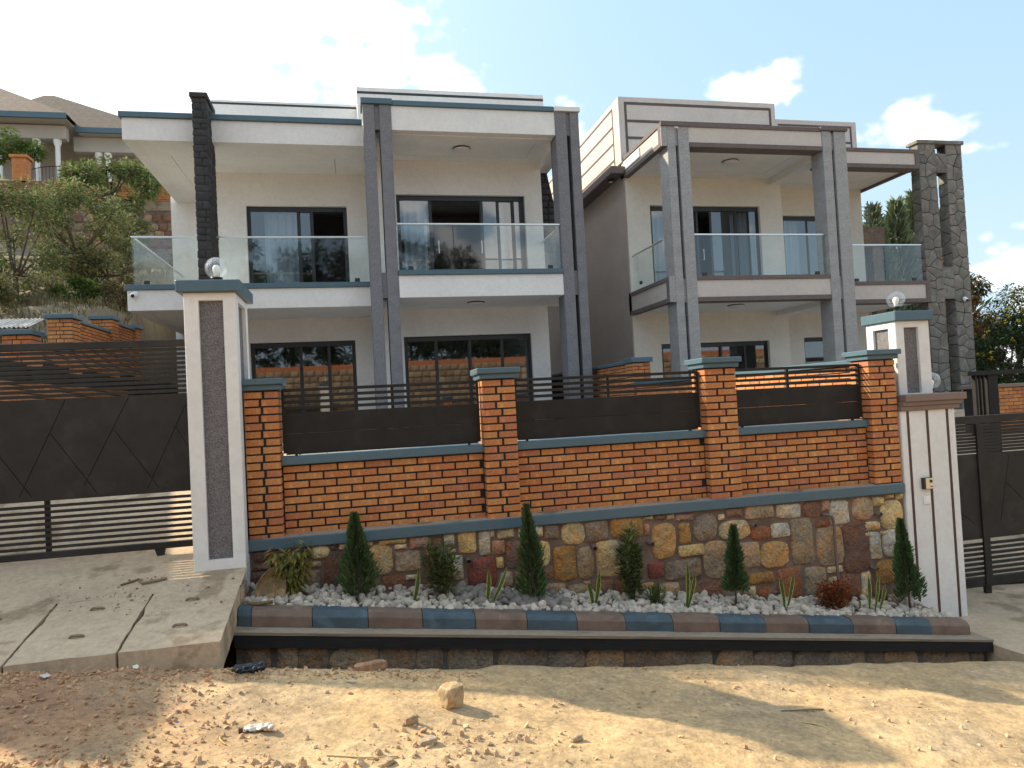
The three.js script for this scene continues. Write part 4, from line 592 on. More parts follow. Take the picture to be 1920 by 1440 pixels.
  for (const y of [8.80, 8.36, 7.94, 7.52]) { part(h, 'groove', box(6.77, 10.77, y - 0.034, y + 0.034, -16.201, -16.194), M.brownGroove); part(h, 'groove', box(6.615, 6.621, y - 0.03, y + 0.03, -25.8, -16.6), M.brownGroove); if (y < 8.7) part(h, 'groove', box(10.99, 13.17, y + 0.028, y + 0.078, -16.216, -16.209), M.brownGroove); }
  for (const x of [6.80, 10.77]) part(h, 'groove', box(x - 0.03, x + 0.03, 7.4, 8.823, -16.2015, -16.193), M.brownGroove); part(h, 'groove', box(13.12, 13.17, 7.4, 8.44, -16.2165, -16.208), M.brownGroove); part(h, 'groove', box(6.614, 6.621, 7.3, 8.83, -16.66, -16.6), M.brownGroove);
  part(h, 'eave', box(6.30, 6.66, 7.02, 7.2, -26, -16.1, 0.006), M.brownBand);
  windowX(h, ...WA, -16.2, [0.2, 0.42, 0.55, 0.78], { curtains: [[0.03, 0.3], [0.79, 0.97]], handles: [0.47], open: [1, 2] }); windowX(h, ...WAg, -16.2, [0.3, 0.55, 0.78], {}); windowX(h, ...WB, -17.0, [0.62], { curtains: [[0.08, 0.6]] }); windowX(h, ...WBg, -17.0, [0.5], {});
  // stone clad pillar: two posts tied by bridges, crazy paving on the faces
  const R = rng(47), pz0 = -15.38, pz1 = -15.12;
  part(h, 'pillar_core', [box(14.19, 14.68, 0.3, 7.6, pz0, pz1), box(15.0, 15.47, 0.3, 7.6, pz0, pz1), box(14.68, 15.0, 6.87, 7.36, pz0, pz1), box(14.68, 15.0, 3.64, 4.46, pz0, pz1)], M.darkJoint);
  part(h, 'pillar_cap', box(14.12, 15.53, 7.6, 7.69, -15.44, -15.06, 0.008), CRAZY[1]);
  crazy(h, 'x', 14.18, 14.68, 0.4, 7.6, pz1, 1, R); crazy(h, 'x', 15.0, 15.48, 0.4, 7.6, pz1, 1, R); crazy(h, 'x', 14.68, 15.0, 6.87, 7.36, pz1, 1, R); crazy(h, 'x', 14.68, 15.0, 3.64, 4.46, pz1, 1, R);
  crazy(h, 'z', pz0, pz1, 0.4, 7.6, 14.19, -1, R); crazy(h, 'z', pz0, pz1, 4.46, 6.87, 15.0, -1, R); crazy(h, 'z', pz0, pz1, 0.4, 3.64, 15.0, -1, R);
  ceilingLamp(8.84, 6.98, -14.97, 'round ceiling lamp over the upper balcony of the right house'); ceilingLamp(8.71, 3.58, -14.88, 'round ceiling lamp under the balcony of the right house');
  const s = thing('eave_spotlight', 'small black spotlight under the side eave of the right house', 'lamp', [6.45, 6.95, -16.55]); part(s, 'housing', box(6.40, 6.52, 6.95, 7.02, -16.62, -16.5, 0.01), M.black); part(s, 'lens', box(6.42, 6.5, 6.944, 6.951, -16.6, -16.52), M.plasticWhite);
}

// ───────────────────────── left boundary wall stepping up the hill ─────────────────────────
{
  const seg = [[-14.2, -12.9, 2.95, 'nearest'], [-16.4, -14.6, 3.55, 'second'], [-18.1, -16.8, 3.78, 'third']];
  const w0 = thing('boundary_wall', 'lower brick boundary wall seen through the left gate slats', 'brick wall', [-5.1, 0.9, -15]);
  part(w0, 'mortar', box(-5.25, -5.008, 0.3, 2.6, -24, -11.1), M.mortarBlack); brickRun(w0, 'z', -17.5, -10.8, 2.3, 8, -5.0, 0.09, 1);
  const wn = thing('boundary_wall', 'tall brick boundary wall at the left side of the driveway, outside the picture', 'brick wall', [-5.1, 0.9, -9]); part(wn, 'brickwork', box(-5.25, -5.0, 0.3, 3.44, -11.1, -6.35), BRICKS[0]); part(wn, 'coping', box(-5.29, -4.96, 3.44, 3.5, -11.1, -6.35, 0.004), M.blue);
  seg.forEach(([a, b, t, l]) => { const w = thing('boundary_wall', 'brick boundary wall with blue coping on the left, ' + l + ' step up the hill', 'brick wall', [-5.1, 2.6, (a + b) / 2], 'stepped boundary walls'); part(w, 'mortar', box(-5.25, -5.008, 2.6, t - 0.06, a, b), M.mortarBlack); part(w, 'coping', box(-5.28, -4.965, t - 0.06, t, a, b, 0.004), M.blue); brickRun(w, 'z', a, b, t - 0.064, Math.floor((t - 0.06 - 2.6) / 0.0628), -5.0, 0.09, 1); });
  for (const [z, t, l] of [[-12.7, 3.13, 'lowest of the stepped piers'], [-14.4, 3.6, 'middle one of the stepped piers'], [-16.6, 3.86, 'upper one of the stepped piers'], [-18.3, 3.86, 'farthest of the stepped piers']]) {
    const p = thing('brick_pier', 'brick pier with blue cap behind the left gate, ' + l, 'brick pier', [-5.15, 2.3, z], 'piers of the stepped boundary wall');
    part(p, 'mortar', box(-5.333, -4.947, 2.3, t - 0.08, z - 0.193, z + 0.193), M.mortarBlack); part(p, 'cap', box(-5.39, -4.9, t - 0.08, t, z - 0.25, z + 0.25, 0.006), M.blue);
    const n = Math.floor((t - 0.08 - 2.5) / 0.072); for (let k = 0; k < n; k++) { const y = t - 0.085 - (k + 0.5) * 0.072, e = k % 2 ? [-5.34, -5.2, -5.08, -4.94] : [-5.34, -5.14, -4.94]; for (let i = 0; i < e.length - 1; i++) layBrick(p, 'x', e[i] + (i ? 0.006 : 0), e[i + 1] - (i < e.length - 2 ? 0.006 : 0), y, 0.058, z + 0.2, 0.4); }
  }
  const g = new THREE.PlaneGeometry(1.3, 0.8, 90, 1), p = g.attributes.position; for (let i = 0; i < p.count; i++) p.setZ(i, 0.018 * Math.sin(p.getX(i) * 82)); g.rotateX(-1.25); g.translate(-6.45, 3.56, -15); g.computeVertexNormals();
  single('corrugated_sheet', flat(g), mat([0.62, 0.62, 0.62], 0.5, { metalness: 0.4, map: T.grime }), 'pale corrugated iron sheet lying on the slope at the left edge', 'roof sheet');
  single('sheet_support', [rod([-6.7, 2.7, -15], [-6.7, 3.55, -15], 0.04), rod([-6.0, 2.7, -15], [-6.0, 3.55, -15], 0.04)], M.bark, 'wooden props under the corrugated iron sheet', 'post');
}
// ───────────────────────── villa and retaining walls on the hill ─────────────────────────
{
  const w = thing('retaining_wall', 'old stone retaining wall with brick top below the hill villa', 'wall', [-12, 7.5, -31]), R = rng(52);
  part(w, 'stone_core', box(-30, -5.5, 6.5, 10.1, -31.6, -31.05), M.mortarBrown); part(w, 'concrete_band', box(-30, -5.5, 10.1, 10.48, -31.6, -31.0, 0.02), M.ledge); part(w, 'brick_top', box(-30, -5.5, 10.48, 11.28, -31.5, -31.1), mat([0.30, 0.13, 0.075], 0.9, { map: T.brick }));
  for (let y = 6.9; y < 10.0; y += 0.36) for (let x = -10.8 + R() * 0.2; x < -6.4;) { const s = 0.28 + R() * 0.26; piece(w, 'stone', pillow(blob(s - 0.04, 0.33, R() < 0.5, R, 10), 0.05, 0.03, 0.03, R), STONES[['gt', 'ta', 'br', 'gb'][Math.floor(R() * 4)]], x + s / 2, y + R() * 0.05, -31.05); x += s; }
  const bgm = BRICKS, gg = uvBox(chamfer(0.3, 0.085, 0.1, 0.004)); for (let k = 0; k < 8; k++) for (let i = 0; i < 16; i++) piece(w, 'brick', gg, bgm[Math.floor(R() * 5)], -11.1 + i * 0.312 + (k % 2) * 0.15, 11.22 - k * 0.098, -31.08);
  const v = thing('hill_villa', 'beige villa with brown tiled hip roofs and white columns on the hill', 'house', [-15, 12.4, -42]), cr = mat([0.50, 0.46, 0.40], 0.9, { map: T.patch }), tile = mat([0.20, 0.145, 0.115], 0.85, { map: T.brick, ...bump(T.grain, 0.02) }), wc = mat([0.78, 0.77, 0.74], 0.7);
  part(v, 'wall', [box(-24, -10.6, 12.0, 17.0, -52, -43)], cr); part(v, 'beam', [box(-24, -13.9, 16.25, 16.95, -40.5, -40, 0.03), box(-13.9, -10.2, 15.95, 16.75, -41.5, -41, 0.03)], cr); part(v, 'terrace', box(-24, -10.2, 11.8, 13.6, -43, -39.8), cr);
  const hip = (x0, x1, z0, z1, y, ax, bx, az, ty) => { const P = [[x0, y, z1], [x1, y, z1], [x1, y, z0], [x0, y, z0], [ax, ty, az], [bx, ty, az]], F = [[0, 1, 5], [0, 5, 4], [1, 2, 5], [2, 3, 4], [2, 4, 5], [3, 0, 4]], a = []; for (const f of F) for (const i of f) a.push(...P[i]); const g = new THREE.BufferGeometry(); g.setAttribute('position', new THREE.BufferAttribute(new Float32Array(a), 3)); g.computeVertexNormals(); return uvBox(g); };
  const r1 = part(v, 'roof', hip(-30, -13.6, -54, -39.2, 17.3, -24, -18.2, -43, 20.1), tile); part(r1, 'fascia', box(-30, -13.6, 17.02, 17.3, -39.35, -39.2), M.blue); part(r1, 'soffit_board', box(-30, -13.6, 17.0, 17.03, -43, -39.35), cr);
  const r2 = part(v, 'roof', hip(-19, -9.4, -52, -40.4, 17.05, -16.1, -15.6, -43.5, 19.95), tile); part(r2, 'fascia', box(-13.55, -9.4, 16.78, 17.05, -40.55, -40.4), M.blue); part(r2, 'soffit_board', box(-13.5, -9.4, 16.76, 16.79, -43, -40.55), cr);
  for (const [x, z, t] of [[-15.3, -40.2, 16.25], [-14.35, -40.2, 16.25], [-12.75, -41.2, 15.95], [-12.3, -41.2, 15.95], [-17, -40.2, 16.25]]) part(v, 'column', flat(new THREE.LatheGeometry([[0.2, 13.6], [0.2, 13.75], [0.125, 13.85], [0.115, t - 0.35], [0.19, t - 0.18], [0.19, t]].map((p) => new THREE.Vector2(...p)), 16).translate(x, 0, z)), wc);
  for (const [a, b] of [[-15.1, -14.5], [-13.6, -12.9]]) { const win = part(v, 'window', box(a - 0.08, b + 0.08, 13.6, 15.9, -43.0, -42.93), M.frame); part(win, 'pane', box(a, b, 13.7, 15.8, -42.93, -42.915), mat([0.05, 0.06, 0.07], 0.05)); }
  const rl = []; for (let x = -15.6; x < -10.4; x += 0.16) { const y = 14.55 + 0.22 * Math.abs(Math.sin((x + 15.6) * 1.3)); rl.push(rod([x, 13.55, -39.85], [x, y, -39.85], 0.012, 0.012, 5)); } part(v, 'railing', [...rl, tube(Array.from({ length: 40 }, (_, i) => { const x = -15.6 + i * 0.133; return [x, 14.55 + 0.22 * Math.abs(Math.sin((x + 15.6) * 1.3)), -39.85]; }), 0.022, 120, 5)], M.black);
  const bp = single('brick_post', [box(-12.75, -12.25, 11.2, 12.2, -31.6, -31.1, 0.01), box(-12.82, -12.18, 12.2, 12.32, -31.65, -31.05, 0.01)], bgm[0], 'brick gate post in front of the hill villa', 'post');
}
// ───────────────────────── concrete frame building far right ─────────────────────────
{
  const b = thing('unfinished_building', 'brown concrete building frame with balcony rail behind the right house', 'building', [24.5, 1, -31]), br = mat([0.15, 0.105, 0.08], 0.9, { map: T.grime });
  part(b, 'slab', [box(20, 25.9, 8.3, 9.3, -34, -30, 0.02), box(20, 25.9, 5.9, 6.5, -34, -30, 0.02)], br); for (const x of [25.2, 22]) part(b, 'column', box(x, x + 0.55, -1.5, 8.3, -30.6, -30.05), br); part(b, 'wall', box(20, 25.7, -1.5, 5.9, -34, -30.4), mat([0.42, 0.22, 0.13], 0.9, { map: T.patch }));
  const rails = []; for (let x = 20.2; x < 25.2; x += 0.22) { rails.push(rod([x, 6.5, -30.1], [x, 7.5, -30.1], 0.015, 0.015, 5)); } for (let k = 0; k < 6; k++) rails.push(rod([20, 9.3 + k * 0.2, -30.1], [25.4, 9.3 + k * 0.2, -30.1], 0.02, 0.02, 5)); rails.push(rod([25.1, 9.3, -30.1], [25.1, 10.6, -30.1], 0.03, 0.03, 6), rod([20, 7.5, -30.1], [25.3, 7.5, -30.1], 0.02, 0.02, 5)); part(b, 'railing', rails, M.black);
  const w = thing('boundary_wall', 'red brown brick boundary wall beyond the right gate', 'brick wall', [15, 0, -12]); part(w, 'mortar', box(12.2, 24, -1.5, 1.38, -12.25, -12.012), M.mortarBlack); part(w, 'coping', box(12.15, 24, 1.38, 1.45, -12.3, -11.96, 0.005), M.brownCornice); brickRun(w, 'x', 12.25, 14.6, 1.376, 14, -12.0, 0.1, 1, 0.075, 0.23, 0.01);
}
// ───────────────────────── foliage ─────────────────────────
function leafGeo(list, color, jit, R) { // list of [pos, dir, normal-ish, length, width]; each leaf is a folded pair of triangles
  const n = list.length, P = new Float32Array(n * 18), C = new Float32Array(n * 18), d = new THREE.Vector3(), s = new THREE.Vector3(), up = new THREE.Vector3(); let o = 0;
  for (const [p, dir, nn, L, W, tint] of list) {
    d.set(...dir).normalize(); up.set(...nn); s.crossVectors(d, up).normalize(); up.crossVectors(s, d).normalize(); const f = W * 0.25;
    const tip = [p[0] + d.x * L, p[1] + d.y * L, p[2] + d.z * L], m = [p[0] + d.x * L * 0.45, p[1] + d.y * L * 0.45, p[2] + d.z * L * 0.45];
    const l = [m[0] + s.x * W / 2 + up.x * f, m[1] + s.y * W / 2 + up.y * f, m[2] + s.z * W / 2 + up.z * f], r = [m[0] - s.x * W / 2 + up.x * f, m[1] - s.y * W / 2 + up.y * f, m[2] - s.z * W / 2 + up.z * f];
    P.set([...p, ...l, ...tip, ...p, ...tip, ...r], o); const base = tint ?? color[Math.floor(R() * color.length)], k = 1 + (R() - 0.5) * jit; for (let i = 0; i < 6; i++) C.set([base[0] * k, base[1] * k, base[2] * k], o + i * 3); o += 18;
  }
  const g = new THREE.BufferGeometry(); g.setAttribute('position', new THREE.BufferAttribute(P, 3)); g.setAttribute('color', new THREE.BufferAttribute(C, 3)); g.computeVertexNormals(); return g;
}
const leafMat = mat([1, 1, 1], 0.75, { vertexColors: true, transmission: 0.35, thickness: 0, ior: 1.3, specularIntensity: 0.5 }), needleMat = mat([1, 1, 1], 0.85, { vertexColors: true, specularIntensity: 0.3 });
const sph = (R) => { const u = R() * 2 - 1, a = R() * 6.2832, s = Math.sqrt(1 - u * u); return [s * Math.cos(a), u, s * Math.sin(a)]; };
function clumps(c, r, k, R, size = 0.42) { const out = []; for (let i = 0; i < k; i++) { const v = sph(R), q = 0.45 + 0.5 * Math.cbrt(R()); out.push([c[0] + v[0] * r[0] * q, c[1] + v[1] * r[1] * q, c[2] + v[2] * r[2] * q, size * (0.6 + 0.7 * R()) * Math.min(...r)]); } return out; }
function crownLeaves(cl, n, L, R, droop = 0.2) { const out = []; for (let i = 0; i < n; i++) { const b = cl[Math.floor(R() * cl.length)], v = sph(R), q = b[3] * Math.pow(R(), 0.42), dir = [v[0] * 0.8 + (R() - 0.5), v[1] * 0.5 - droop + (R() - 0.5) * 0.8, v[2] * 0.8 + (R() - 0.5)], l = L * (0.6 + 0.8 * R()); out.push([[b[0] + v[0] * q, b[1] + v[1] * q * 0.85, b[2] + v[2] * q], dir, [R() - 0.5, 1, R() - 0.5], l, l * 0.42]); } return out; }
function leafyTree(name, label, category, base, c, r, o) { // base on the ground, crown centre c, radii r
  const R = rng(o.seed), t = thing(name, label, category, base, o.group), cl = clumps(c, r, o.clumps ?? 22, R, o.size ?? 0.42);
  const limbs = [rod(base, [c[0], c[1] - r[1] * 0.35, c[2]], o.trunk, o.trunk * 0.6, 7)]; for (const b of cl.slice(0, 10)) limbs.push(rod([c[0] + (b[0] - c[0]) * 0.1, c[1] - r[1] * 0.45, c[2] + (b[2] - c[2]) * 0.1], [b[0], b[1], b[2]], o.trunk * 0.4, o.trunk * 0.12, 5));
  part(t, o.trunkName ?? 'trunk', limbs, M.bark); part(t, o.crownName ?? 'crown', leafGeo(crownLeaves(cl, o.n, o.leaf, R, o.droop), o.color, 0.5, R), leafMat); return t;
}
const G1 = [[0.22, 0.24, 0.12], [0.28, 0.29, 0.15], [0.17, 0.20, 0.10], [0.34, 0.32, 0.16]], GD = [[0.030, 0.050, 0.024], [0.04, 0.062, 0.028], [0.024, 0.042, 0.022]], GB = [[0.12, 0.20, 0.05], [0.17, 0.25, 0.07], [0.10, 0.16, 0.045]], DRY = [[0.20, 0.15, 0.07], [0.15, 0.12, 0.06], [0.13, 0.13, 0.05]];
// bushes and small trees on the left slope
const onHill = (x, z) => groundY(x, z);
[
  ['leafy_tree', 'bright green tree top beside the hill villa at the left edge', 'tree', [-13.45, 0, -33], [-13.45, 13.1, -33], [1.0, 0.75, 0.9], { n: 2600, leaf: 0.16, color: GB, seed: 1, trunk: 0.09, clumps: 14 }],
  ['leafy_tree', 'leafy tree in front of the old retaining wall and villa railing', 'tree', [-8.1, 0, -27], [-8.1, 9.75, -27], [1.6, 0.95, 1.1], { n: 5200, leaf: 0.17, color: [...GB, ...G1], seed: 2, trunk: 0.12, clumps: 26 }],
  ['hill_bush', 'large olive green bush on the slope behind the left gate', 'bush', [-7.4, 0, -22], [-7.4, 7.0, -22], [1.35, 1.35, 1.0], { n: 6500, leaf: 0.12, color: [...G1, ...G1, ...GB, ...DRY.slice(1)], seed: 3, trunk: 0.08, clumps: 34 }],
  ['hill_bush', 'tall olive bush at the left edge of the slope', 'bush', [-8.2, 0, -20], [-8.2, 6.2, -20], [1.0, 1.75, 0.9], { n: 6500, leaf: 0.115, color: [...G1, ...GB.slice(0, 1)], seed: 4, trunk: 0.08, clumps: 34 }],
  ['hill_bush', 'grey green bush against the old stone retaining wall', 'bush', [-7.2, 0, -25], [-7.2, 7.7, -25], [0.75, 1.0, 0.7], { n: 4500, leaf: 0.13, color: G1, seed: 5, trunk: 0.06, clumps: 18 }],
  ['hill_bush', 'small bright green bush on the dry slope', 'bush', [-6.85, 0, -20], [-6.85, 4.95, -20], [0.5, 0.33, 0.4], { n: 1500, leaf: 0.13, color: GB, seed: 6, trunk: 0.03, clumps: 10 }],
  ['hill_bush', 'dry brown shrub beside the white balcony corner', 'bush', [-5.75, 0, -20], [-5.75, 5.0, -20], [0.42, 0.42, 0.4], { n: 1600, leaf: 0.09, color: DRY, seed: 7, trunk: 0.03, clumps: 10 }],
  ['hill_bush', 'scrubby bush low at the left edge above the iron sheet', 'bush', [-7.9, 0, -17.6], [-7.9, 4.5, -17.6], [0.7, 0.7, 0.7], { n: 4200, leaf: 0.1, color: [...G1, ...DRY], seed: 8, trunk: 0.05, clumps: 18 }],
  ['hill_bush', 'mid green bush halfway up the slope', 'bush', [-6.7, 0, -22], [-6.75, 6.1, -22.2], [0.8, 0.65, 0.7], { n: 3600, leaf: 0.12, color: G1, seed: 9, trunk: 0.05, clumps: 16 }],
  ['leafy_tree', 'green tree crown behind the white roof corner', 'tree', [-7.8, 0, -30], [-7.8, 11.3, -30], [0.8, 0.7, 0.7], { n: 2400, leaf: 0.15, color: G1, seed: 10, trunk: 0.07, clumps: 12 }],
].forEach(([n, l, c, b, ce, r, o]) => { b[1] = onHill(b[0], b[2]) - 0.05; leafyTree(n, l, c, b, ce, r, { group: 'bushes and trees on the left slope', ...o }); });
{ // dry grass on the slope
  const R = rng(70), L = []; for (let i = 0; i < 9000; i++) { const x = -5.4 - R() * 5, z = -13 - R() * 14, y = groundY(x, z); if (fbm3(x * 0.9, z * 0.9, 3, 3) < -0.12) continue; const h = 0.08 + R() * 0.22; L.push([[x, y - 0.02, z], [(R() - 0.5) * 0.9, 1, (R() - 0.5) * 0.9], [R() - 0.5, 0.2, R() - 0.5], h, 0.025]); }
  single('dry_grass', leafGeo(L, [...DRY, [0.24, 0.19, 0.10], [0.10, 0.11, 0.04]], 0.5, R), needleMat, 'dry grass and weeds scattered over the left slope', 'grass', null, 'stuff');
}
// right side: creeper covered tree, flowering bush, far conifers
leafyTree('creeper_tree', 'tall creeper covered tree with brown vines right of the stone pillar', 'tree', [18.3, -1.5, -18], [18.35, 2.5, -18], [0.8, 2.5, 0.8], { n: 9500, leaf: 0.13, color: [...DRY, [0.16, 0.075, 0.03], ...GD], seed: 21, trunk: 0.14, clumps: 40, droop: 0.7, size: 0.4 });
leafyTree('round_tree', 'dark rounded tree crown at the right edge', 'tree', [20.6, -1.5, -18.4], [20.5, 3.35, -18.4], [1.25, 1.0, 0.9], { n: 12000, leaf: 0.10, color: [...GD, ...GB.slice(2)], seed: 22, trunk: 0.12, clumps: 26 });
{
  const t = leafyTree('flowering_bush', 'green bush with small yellow flowers at the right edge', 'bush', [17.6, -1.3, -16], [17.5, 2.2, -16], [1.15, 1.2, 0.9], { n: 12000, leaf: 0.085, color: [...GB.slice(0, 2), ...GD, ...GD], seed: 23, trunk: 0.07, clumps: 34 }), R = rng(81), L = [];
  for (let i = 0; i < 26; i++) { const v = sph(R); const c = [17.5 + v[0] * 1.15, 2.3 + v[1] * 1.15, -16 + Math.abs(v[2]) * 0.95]; for (let k = 0; k < 9; k++) { const q = sph(R); L.push([[c[0] + q[0] * 0.04, c[1] + q[1] * 0.04, c[2] + q[2] * 0.04], sph(R), sph(R), 0.05, 0.04]); } }
  part(t, 'flowers', leafGeo(L, [[0.70, 0.52, 0.03], [0.75, 0.60, 0.06]], 0.2, R), leafMat);
  leafyTree('vine_bush', 'brown orange dried vines hanging beside the stone pillar', 'bush', [16.9, -1.3, -17.2], [17.3, 3.4, -17.4], [0.55, 1.9, 0.5], { n: 4000, leaf: 0.09, color: [[0.30, 0.12, 0.03], [0.24, 0.14, 0.05], [0.16, 0.10, 0.04]], seed: 24, trunk: 0.05, clumps: 22, droop: 0.8 });
}
function conifer(label, x, y0, z, h, w, seed, color, group, name = 'conifer_tree', spray = 0.05, n = 5200, lean = [0, 0], bare = 0.02) { // narrow cypress: upward sprays round a stem
  const R = rng(seed), t = thing(name, label, 'conifer', [x, y0, z], group), L = [], gap = (a, q) => fbm3(Math.cos(a) * 1.9 + seed * 1.37, q * 6.5, Math.sin(a) * 1.9, 3);
  for (let i = 0; i < n; i++) {
    const q = bare + (1 - bare) * Math.pow(R(), 0.85), a = R() * 6.2832, prof = Math.pow(1 - q, 0.95) * (0.55 + 0.45 * smooth(0, 0.18, q)) * (1 + 1.5 * gap(a, q)) + 0.012, rr = w / 2 * prof * Math.pow(R(), 0.35) * 1.12, y = y0 + h * (0.02 + 0.96 * q);
    const out = 0.55 + 0.5 * R(); if (q < 0.35 && gap(a, q + 3) < -0.14) continue; L.push([[x + lean[0] * q + Math.cos(a) * rr, y, z + lean[1] * q + Math.sin(a) * rr], [Math.cos(a) * out + (R() - 0.5) * 0.5, 0.9 + (R() - 0.4) * 0.7, Math.sin(a) * out + (R() - 0.5) * 0.5], [Math.cos(a + 1.5) + R() - 0.5, R() - 0.5, Math.sin(a + 1.5)], spray * (0.5 + R()) * (1 - 0.45 * q), spray * (0.14 + 0.12 * R())]);
  }
  part(t, 'trunk', rod([x, y0 - 0.05, z], [x + lean[0] * 0.9, y0 + h * 0.9, z + lean[1] * 0.9], w * 0.055, w * 0.01, 7), M.bark); part(t, 'crown', leafGeo(L, color, 0.5, R), needleMat); return t;
}
const CY = [[0.05, 0.095, 0.038], [0.07, 0.125, 0.05], [0.10, 0.16, 0.06], [0.04, 0.075, 0.03], [0.06, 0.105, 0.04], [0.12, 0.12, 0.05]];
conifer('dark conical dwarf cypress in front of the large dark stone, leftmost', -0.03, bedY(-0.03, -5.65), -5.66, 0.66, 0.27, 101, CY, 'young cypresses in the planting bed', 'cypress', 0.055, 6500, [-0.02, 0.01], 0.01);
conifer('tall narrow cypress against the middle brick bay', 1.345, bedY(1.345, -5.65), -5.66, 0.80, 0.20, 102, CY, 'young cypresses in the planting bed', 'cypress', 0.055, 5600, [-0.03, 0.02], 0.03);
conifer('slim cypress with bare stem below the third pier', 3.145, bedY(3.145, -5.65), -5.66, 0.70, 0.17, 103, CY, 'young cypresses in the planting bed', 'cypress', 0.06, 4200, [0.01, 0.01], 0.16);
conifer('cypress beside the striped white pillar', 4.90, bedY(4.9, -5.65), -5.66, 0.84, 0.22, 104, CY, 'young cypresses in the planting bed', 'cypress', 0.06, 4600, [-0.05, 0], 0.10);
[[28.4, 10.9, 'first'], [29.6, 11.4, 'second'], [27.0, 10.6, 'third'], [31.2, 10.4, 'fourth']].forEach(([x, top], i) => { conifer(['pointed far conifer in the middle of the gap beside the stone pillar', 'far conifer half hidden behind the stone pillar', 'far conifer beside the brown concrete building', 'far conifer behind the slit of the stone pillar'][i], x, -1.5, -32, top + 1.9, 4.2, 130 + i, [[0.17, 0.21, 0.11], [0.22, 0.24, 0.13], [0.13, 0.17, 0.09]], 'far conifers behind the right house', 'conifer_tree', 0.75, 3600); });

// shrubs in the bed
function shrub(label, x, z, h, w, color, seed, o = {}) {
  const R = rng(seed), y0 = bedY(x, z), t = thing('garden_shrub', label, 'shrub', [x, y0, z], 'small shrubs in the planting bed'), L = [], st = [], n = o.stems ?? 7;
  for (let i = 0; i < n; i++) {
    const a = R() * 6.28, sp = w / 2 * (0.2 + 0.8 * R()), hh = h * (0.55 + 0.45 * R()), top = [x + Math.cos(a) * sp, y0 + hh, z + Math.sin(a) * sp * 0.7], mid = [x + Math.cos(a) * sp * 0.75, y0 + hh * 0.55, z + Math.sin(a) * sp * 0.5];
    st.push(tube([[x, y0 - 0.02, z], mid, top], 0.0045, 8, 5)); const m = o.leaves ?? 130;
    for (let k = 0; k < m; k++) { const q = 0.18 + 0.82 * Math.pow(R(), 0.8), b = [x + (mid[0] - x) * Math.min(1, q * 2) + (q > 0.5 ? (top[0] - mid[0]) * (q - 0.5) * 2 : 0), y0 + hh * q, z + (mid[2] - z) * Math.min(1, q * 2) + (q > 0.5 ? (top[2] - mid[2]) * (q - 0.5) * 2 : 0)], v = sph(R), l = (o.leaf ?? 0.05) * (0.6 + 0.8 * R()), sc = o.scatter ?? 0.035; L.push([[b[0] + v[0] * sc, b[1] + v[1] * sc, b[2] + v[2] * sc], [v[0], (o.lift ?? 0.4) + v[1] * 0.6, v[2]], [R() - 0.5, 1, R() - 0.5], l, l * (o.wide ?? 0.3)]); }
  }
  part(t, 'stem', st, M.bark); part(t, 'foliage', leafGeo(L, color, 0.5, R), leafMat); return t;
}
shrub('wilting yellow green shrub beside the dried husk', -0.545, -5.66, 0.43, 0.24, [[0.20, 0.20, 0.04], [0.26, 0.23, 0.06], [0.13, 0.15, 0.04], [0.28, 0.20, 0.07]], 201, { lift: -0.7, leaf: 0.065, leaves: 105, stems: 9, wide: 0.34 });
shrub('feathery green shrub left of the dark red stone', 0.61, -5.68, 0.47, 0.24, [[0.11, 0.15, 0.04], [0.07, 0.11, 0.035], [0.18, 0.19, 0.06]], 202, { leaves: 150, stems: 8 });
shrub('bushy green shrub under the weep pipe in the middle', 2.21, -5.68, 0.62, 0.27, [[0.09, 0.13, 0.035], [0.06, 0.10, 0.03], [0.17, 0.18, 0.06]], 203, { leaves: 190, stems: 9, leaf: 0.055 });
shrub('small low green sprig beside the middle shrub', 2.40, -5.62, 0.20, 0.14, [[0.09, 0.14, 0.04], [0.14, 0.17, 0.05]], 204, { leaves: 60, stems: 6, leaf: 0.04 });
shrub('low red and orange leaved bush below the bent pipe', 4.08, -5.62, 0.27, 0.32, [[0.36, 0.075, 0.03], [0.28, 0.11, 0.03], [0.14, 0.05, 0.03], [0.38, 0.15, 0.04]], 205, { leaves: 170, stems: 14, leaf: 0.028, scatter: 0.05, wide: 0.6 });
// snake plants: stiff banded blades with yellow edges
function blade(x0, y0, z0, x1, y1, z1, w, R) { const n = 10, P = [], U = [], I = []; for (let i = 0; i <= n; i++) { const t = i / n, ww = w * (0.45 + 0.9 * Math.sin(Math.PI * Math.min(1, t * 0.62 + 0.18))) * (t > 0.72 ? Math.max(0.02, (1 - t) / 0.28) : 1), b = Math.sin(t * Math.PI) * 0.012, tw = t * 1.1 + R() * 0.05; const cx = x0 + (x1 - x0) * t + b, cy = y0 + (y1 - y0) * t, cz = z0 + (z1 - z0) * t; for (const s of [-1, 0, 1]) { P.push(cx + s * ww / 2 * Math.cos(tw - 0.5), cy, cz + s * ww / 2 * Math.sin(tw - 0.5) - (s ? 0 : 0.004)); U.push(0.5 + s * 0.5, t); } if (i) for (const k of [0, 1]) { const a = (i - 1) * 3 + k; I.push(a, a + 1, a + 3, a + 1, a + 4, a + 3); } } const g = new THREE.BufferGeometry(); g.setAttribute('position', new THREE.BufferAttribute(new Float32Array(P), 3)); g.setAttribute('uv', new THREE.BufferAttribute(new Float32Array(U), 2)); g.setIndex(I); g.computeVertexNormals(); return flat(g); }
const snakeMat = mat([0.62, 0.64, 0.55], 0.5, { map: T.leaf });
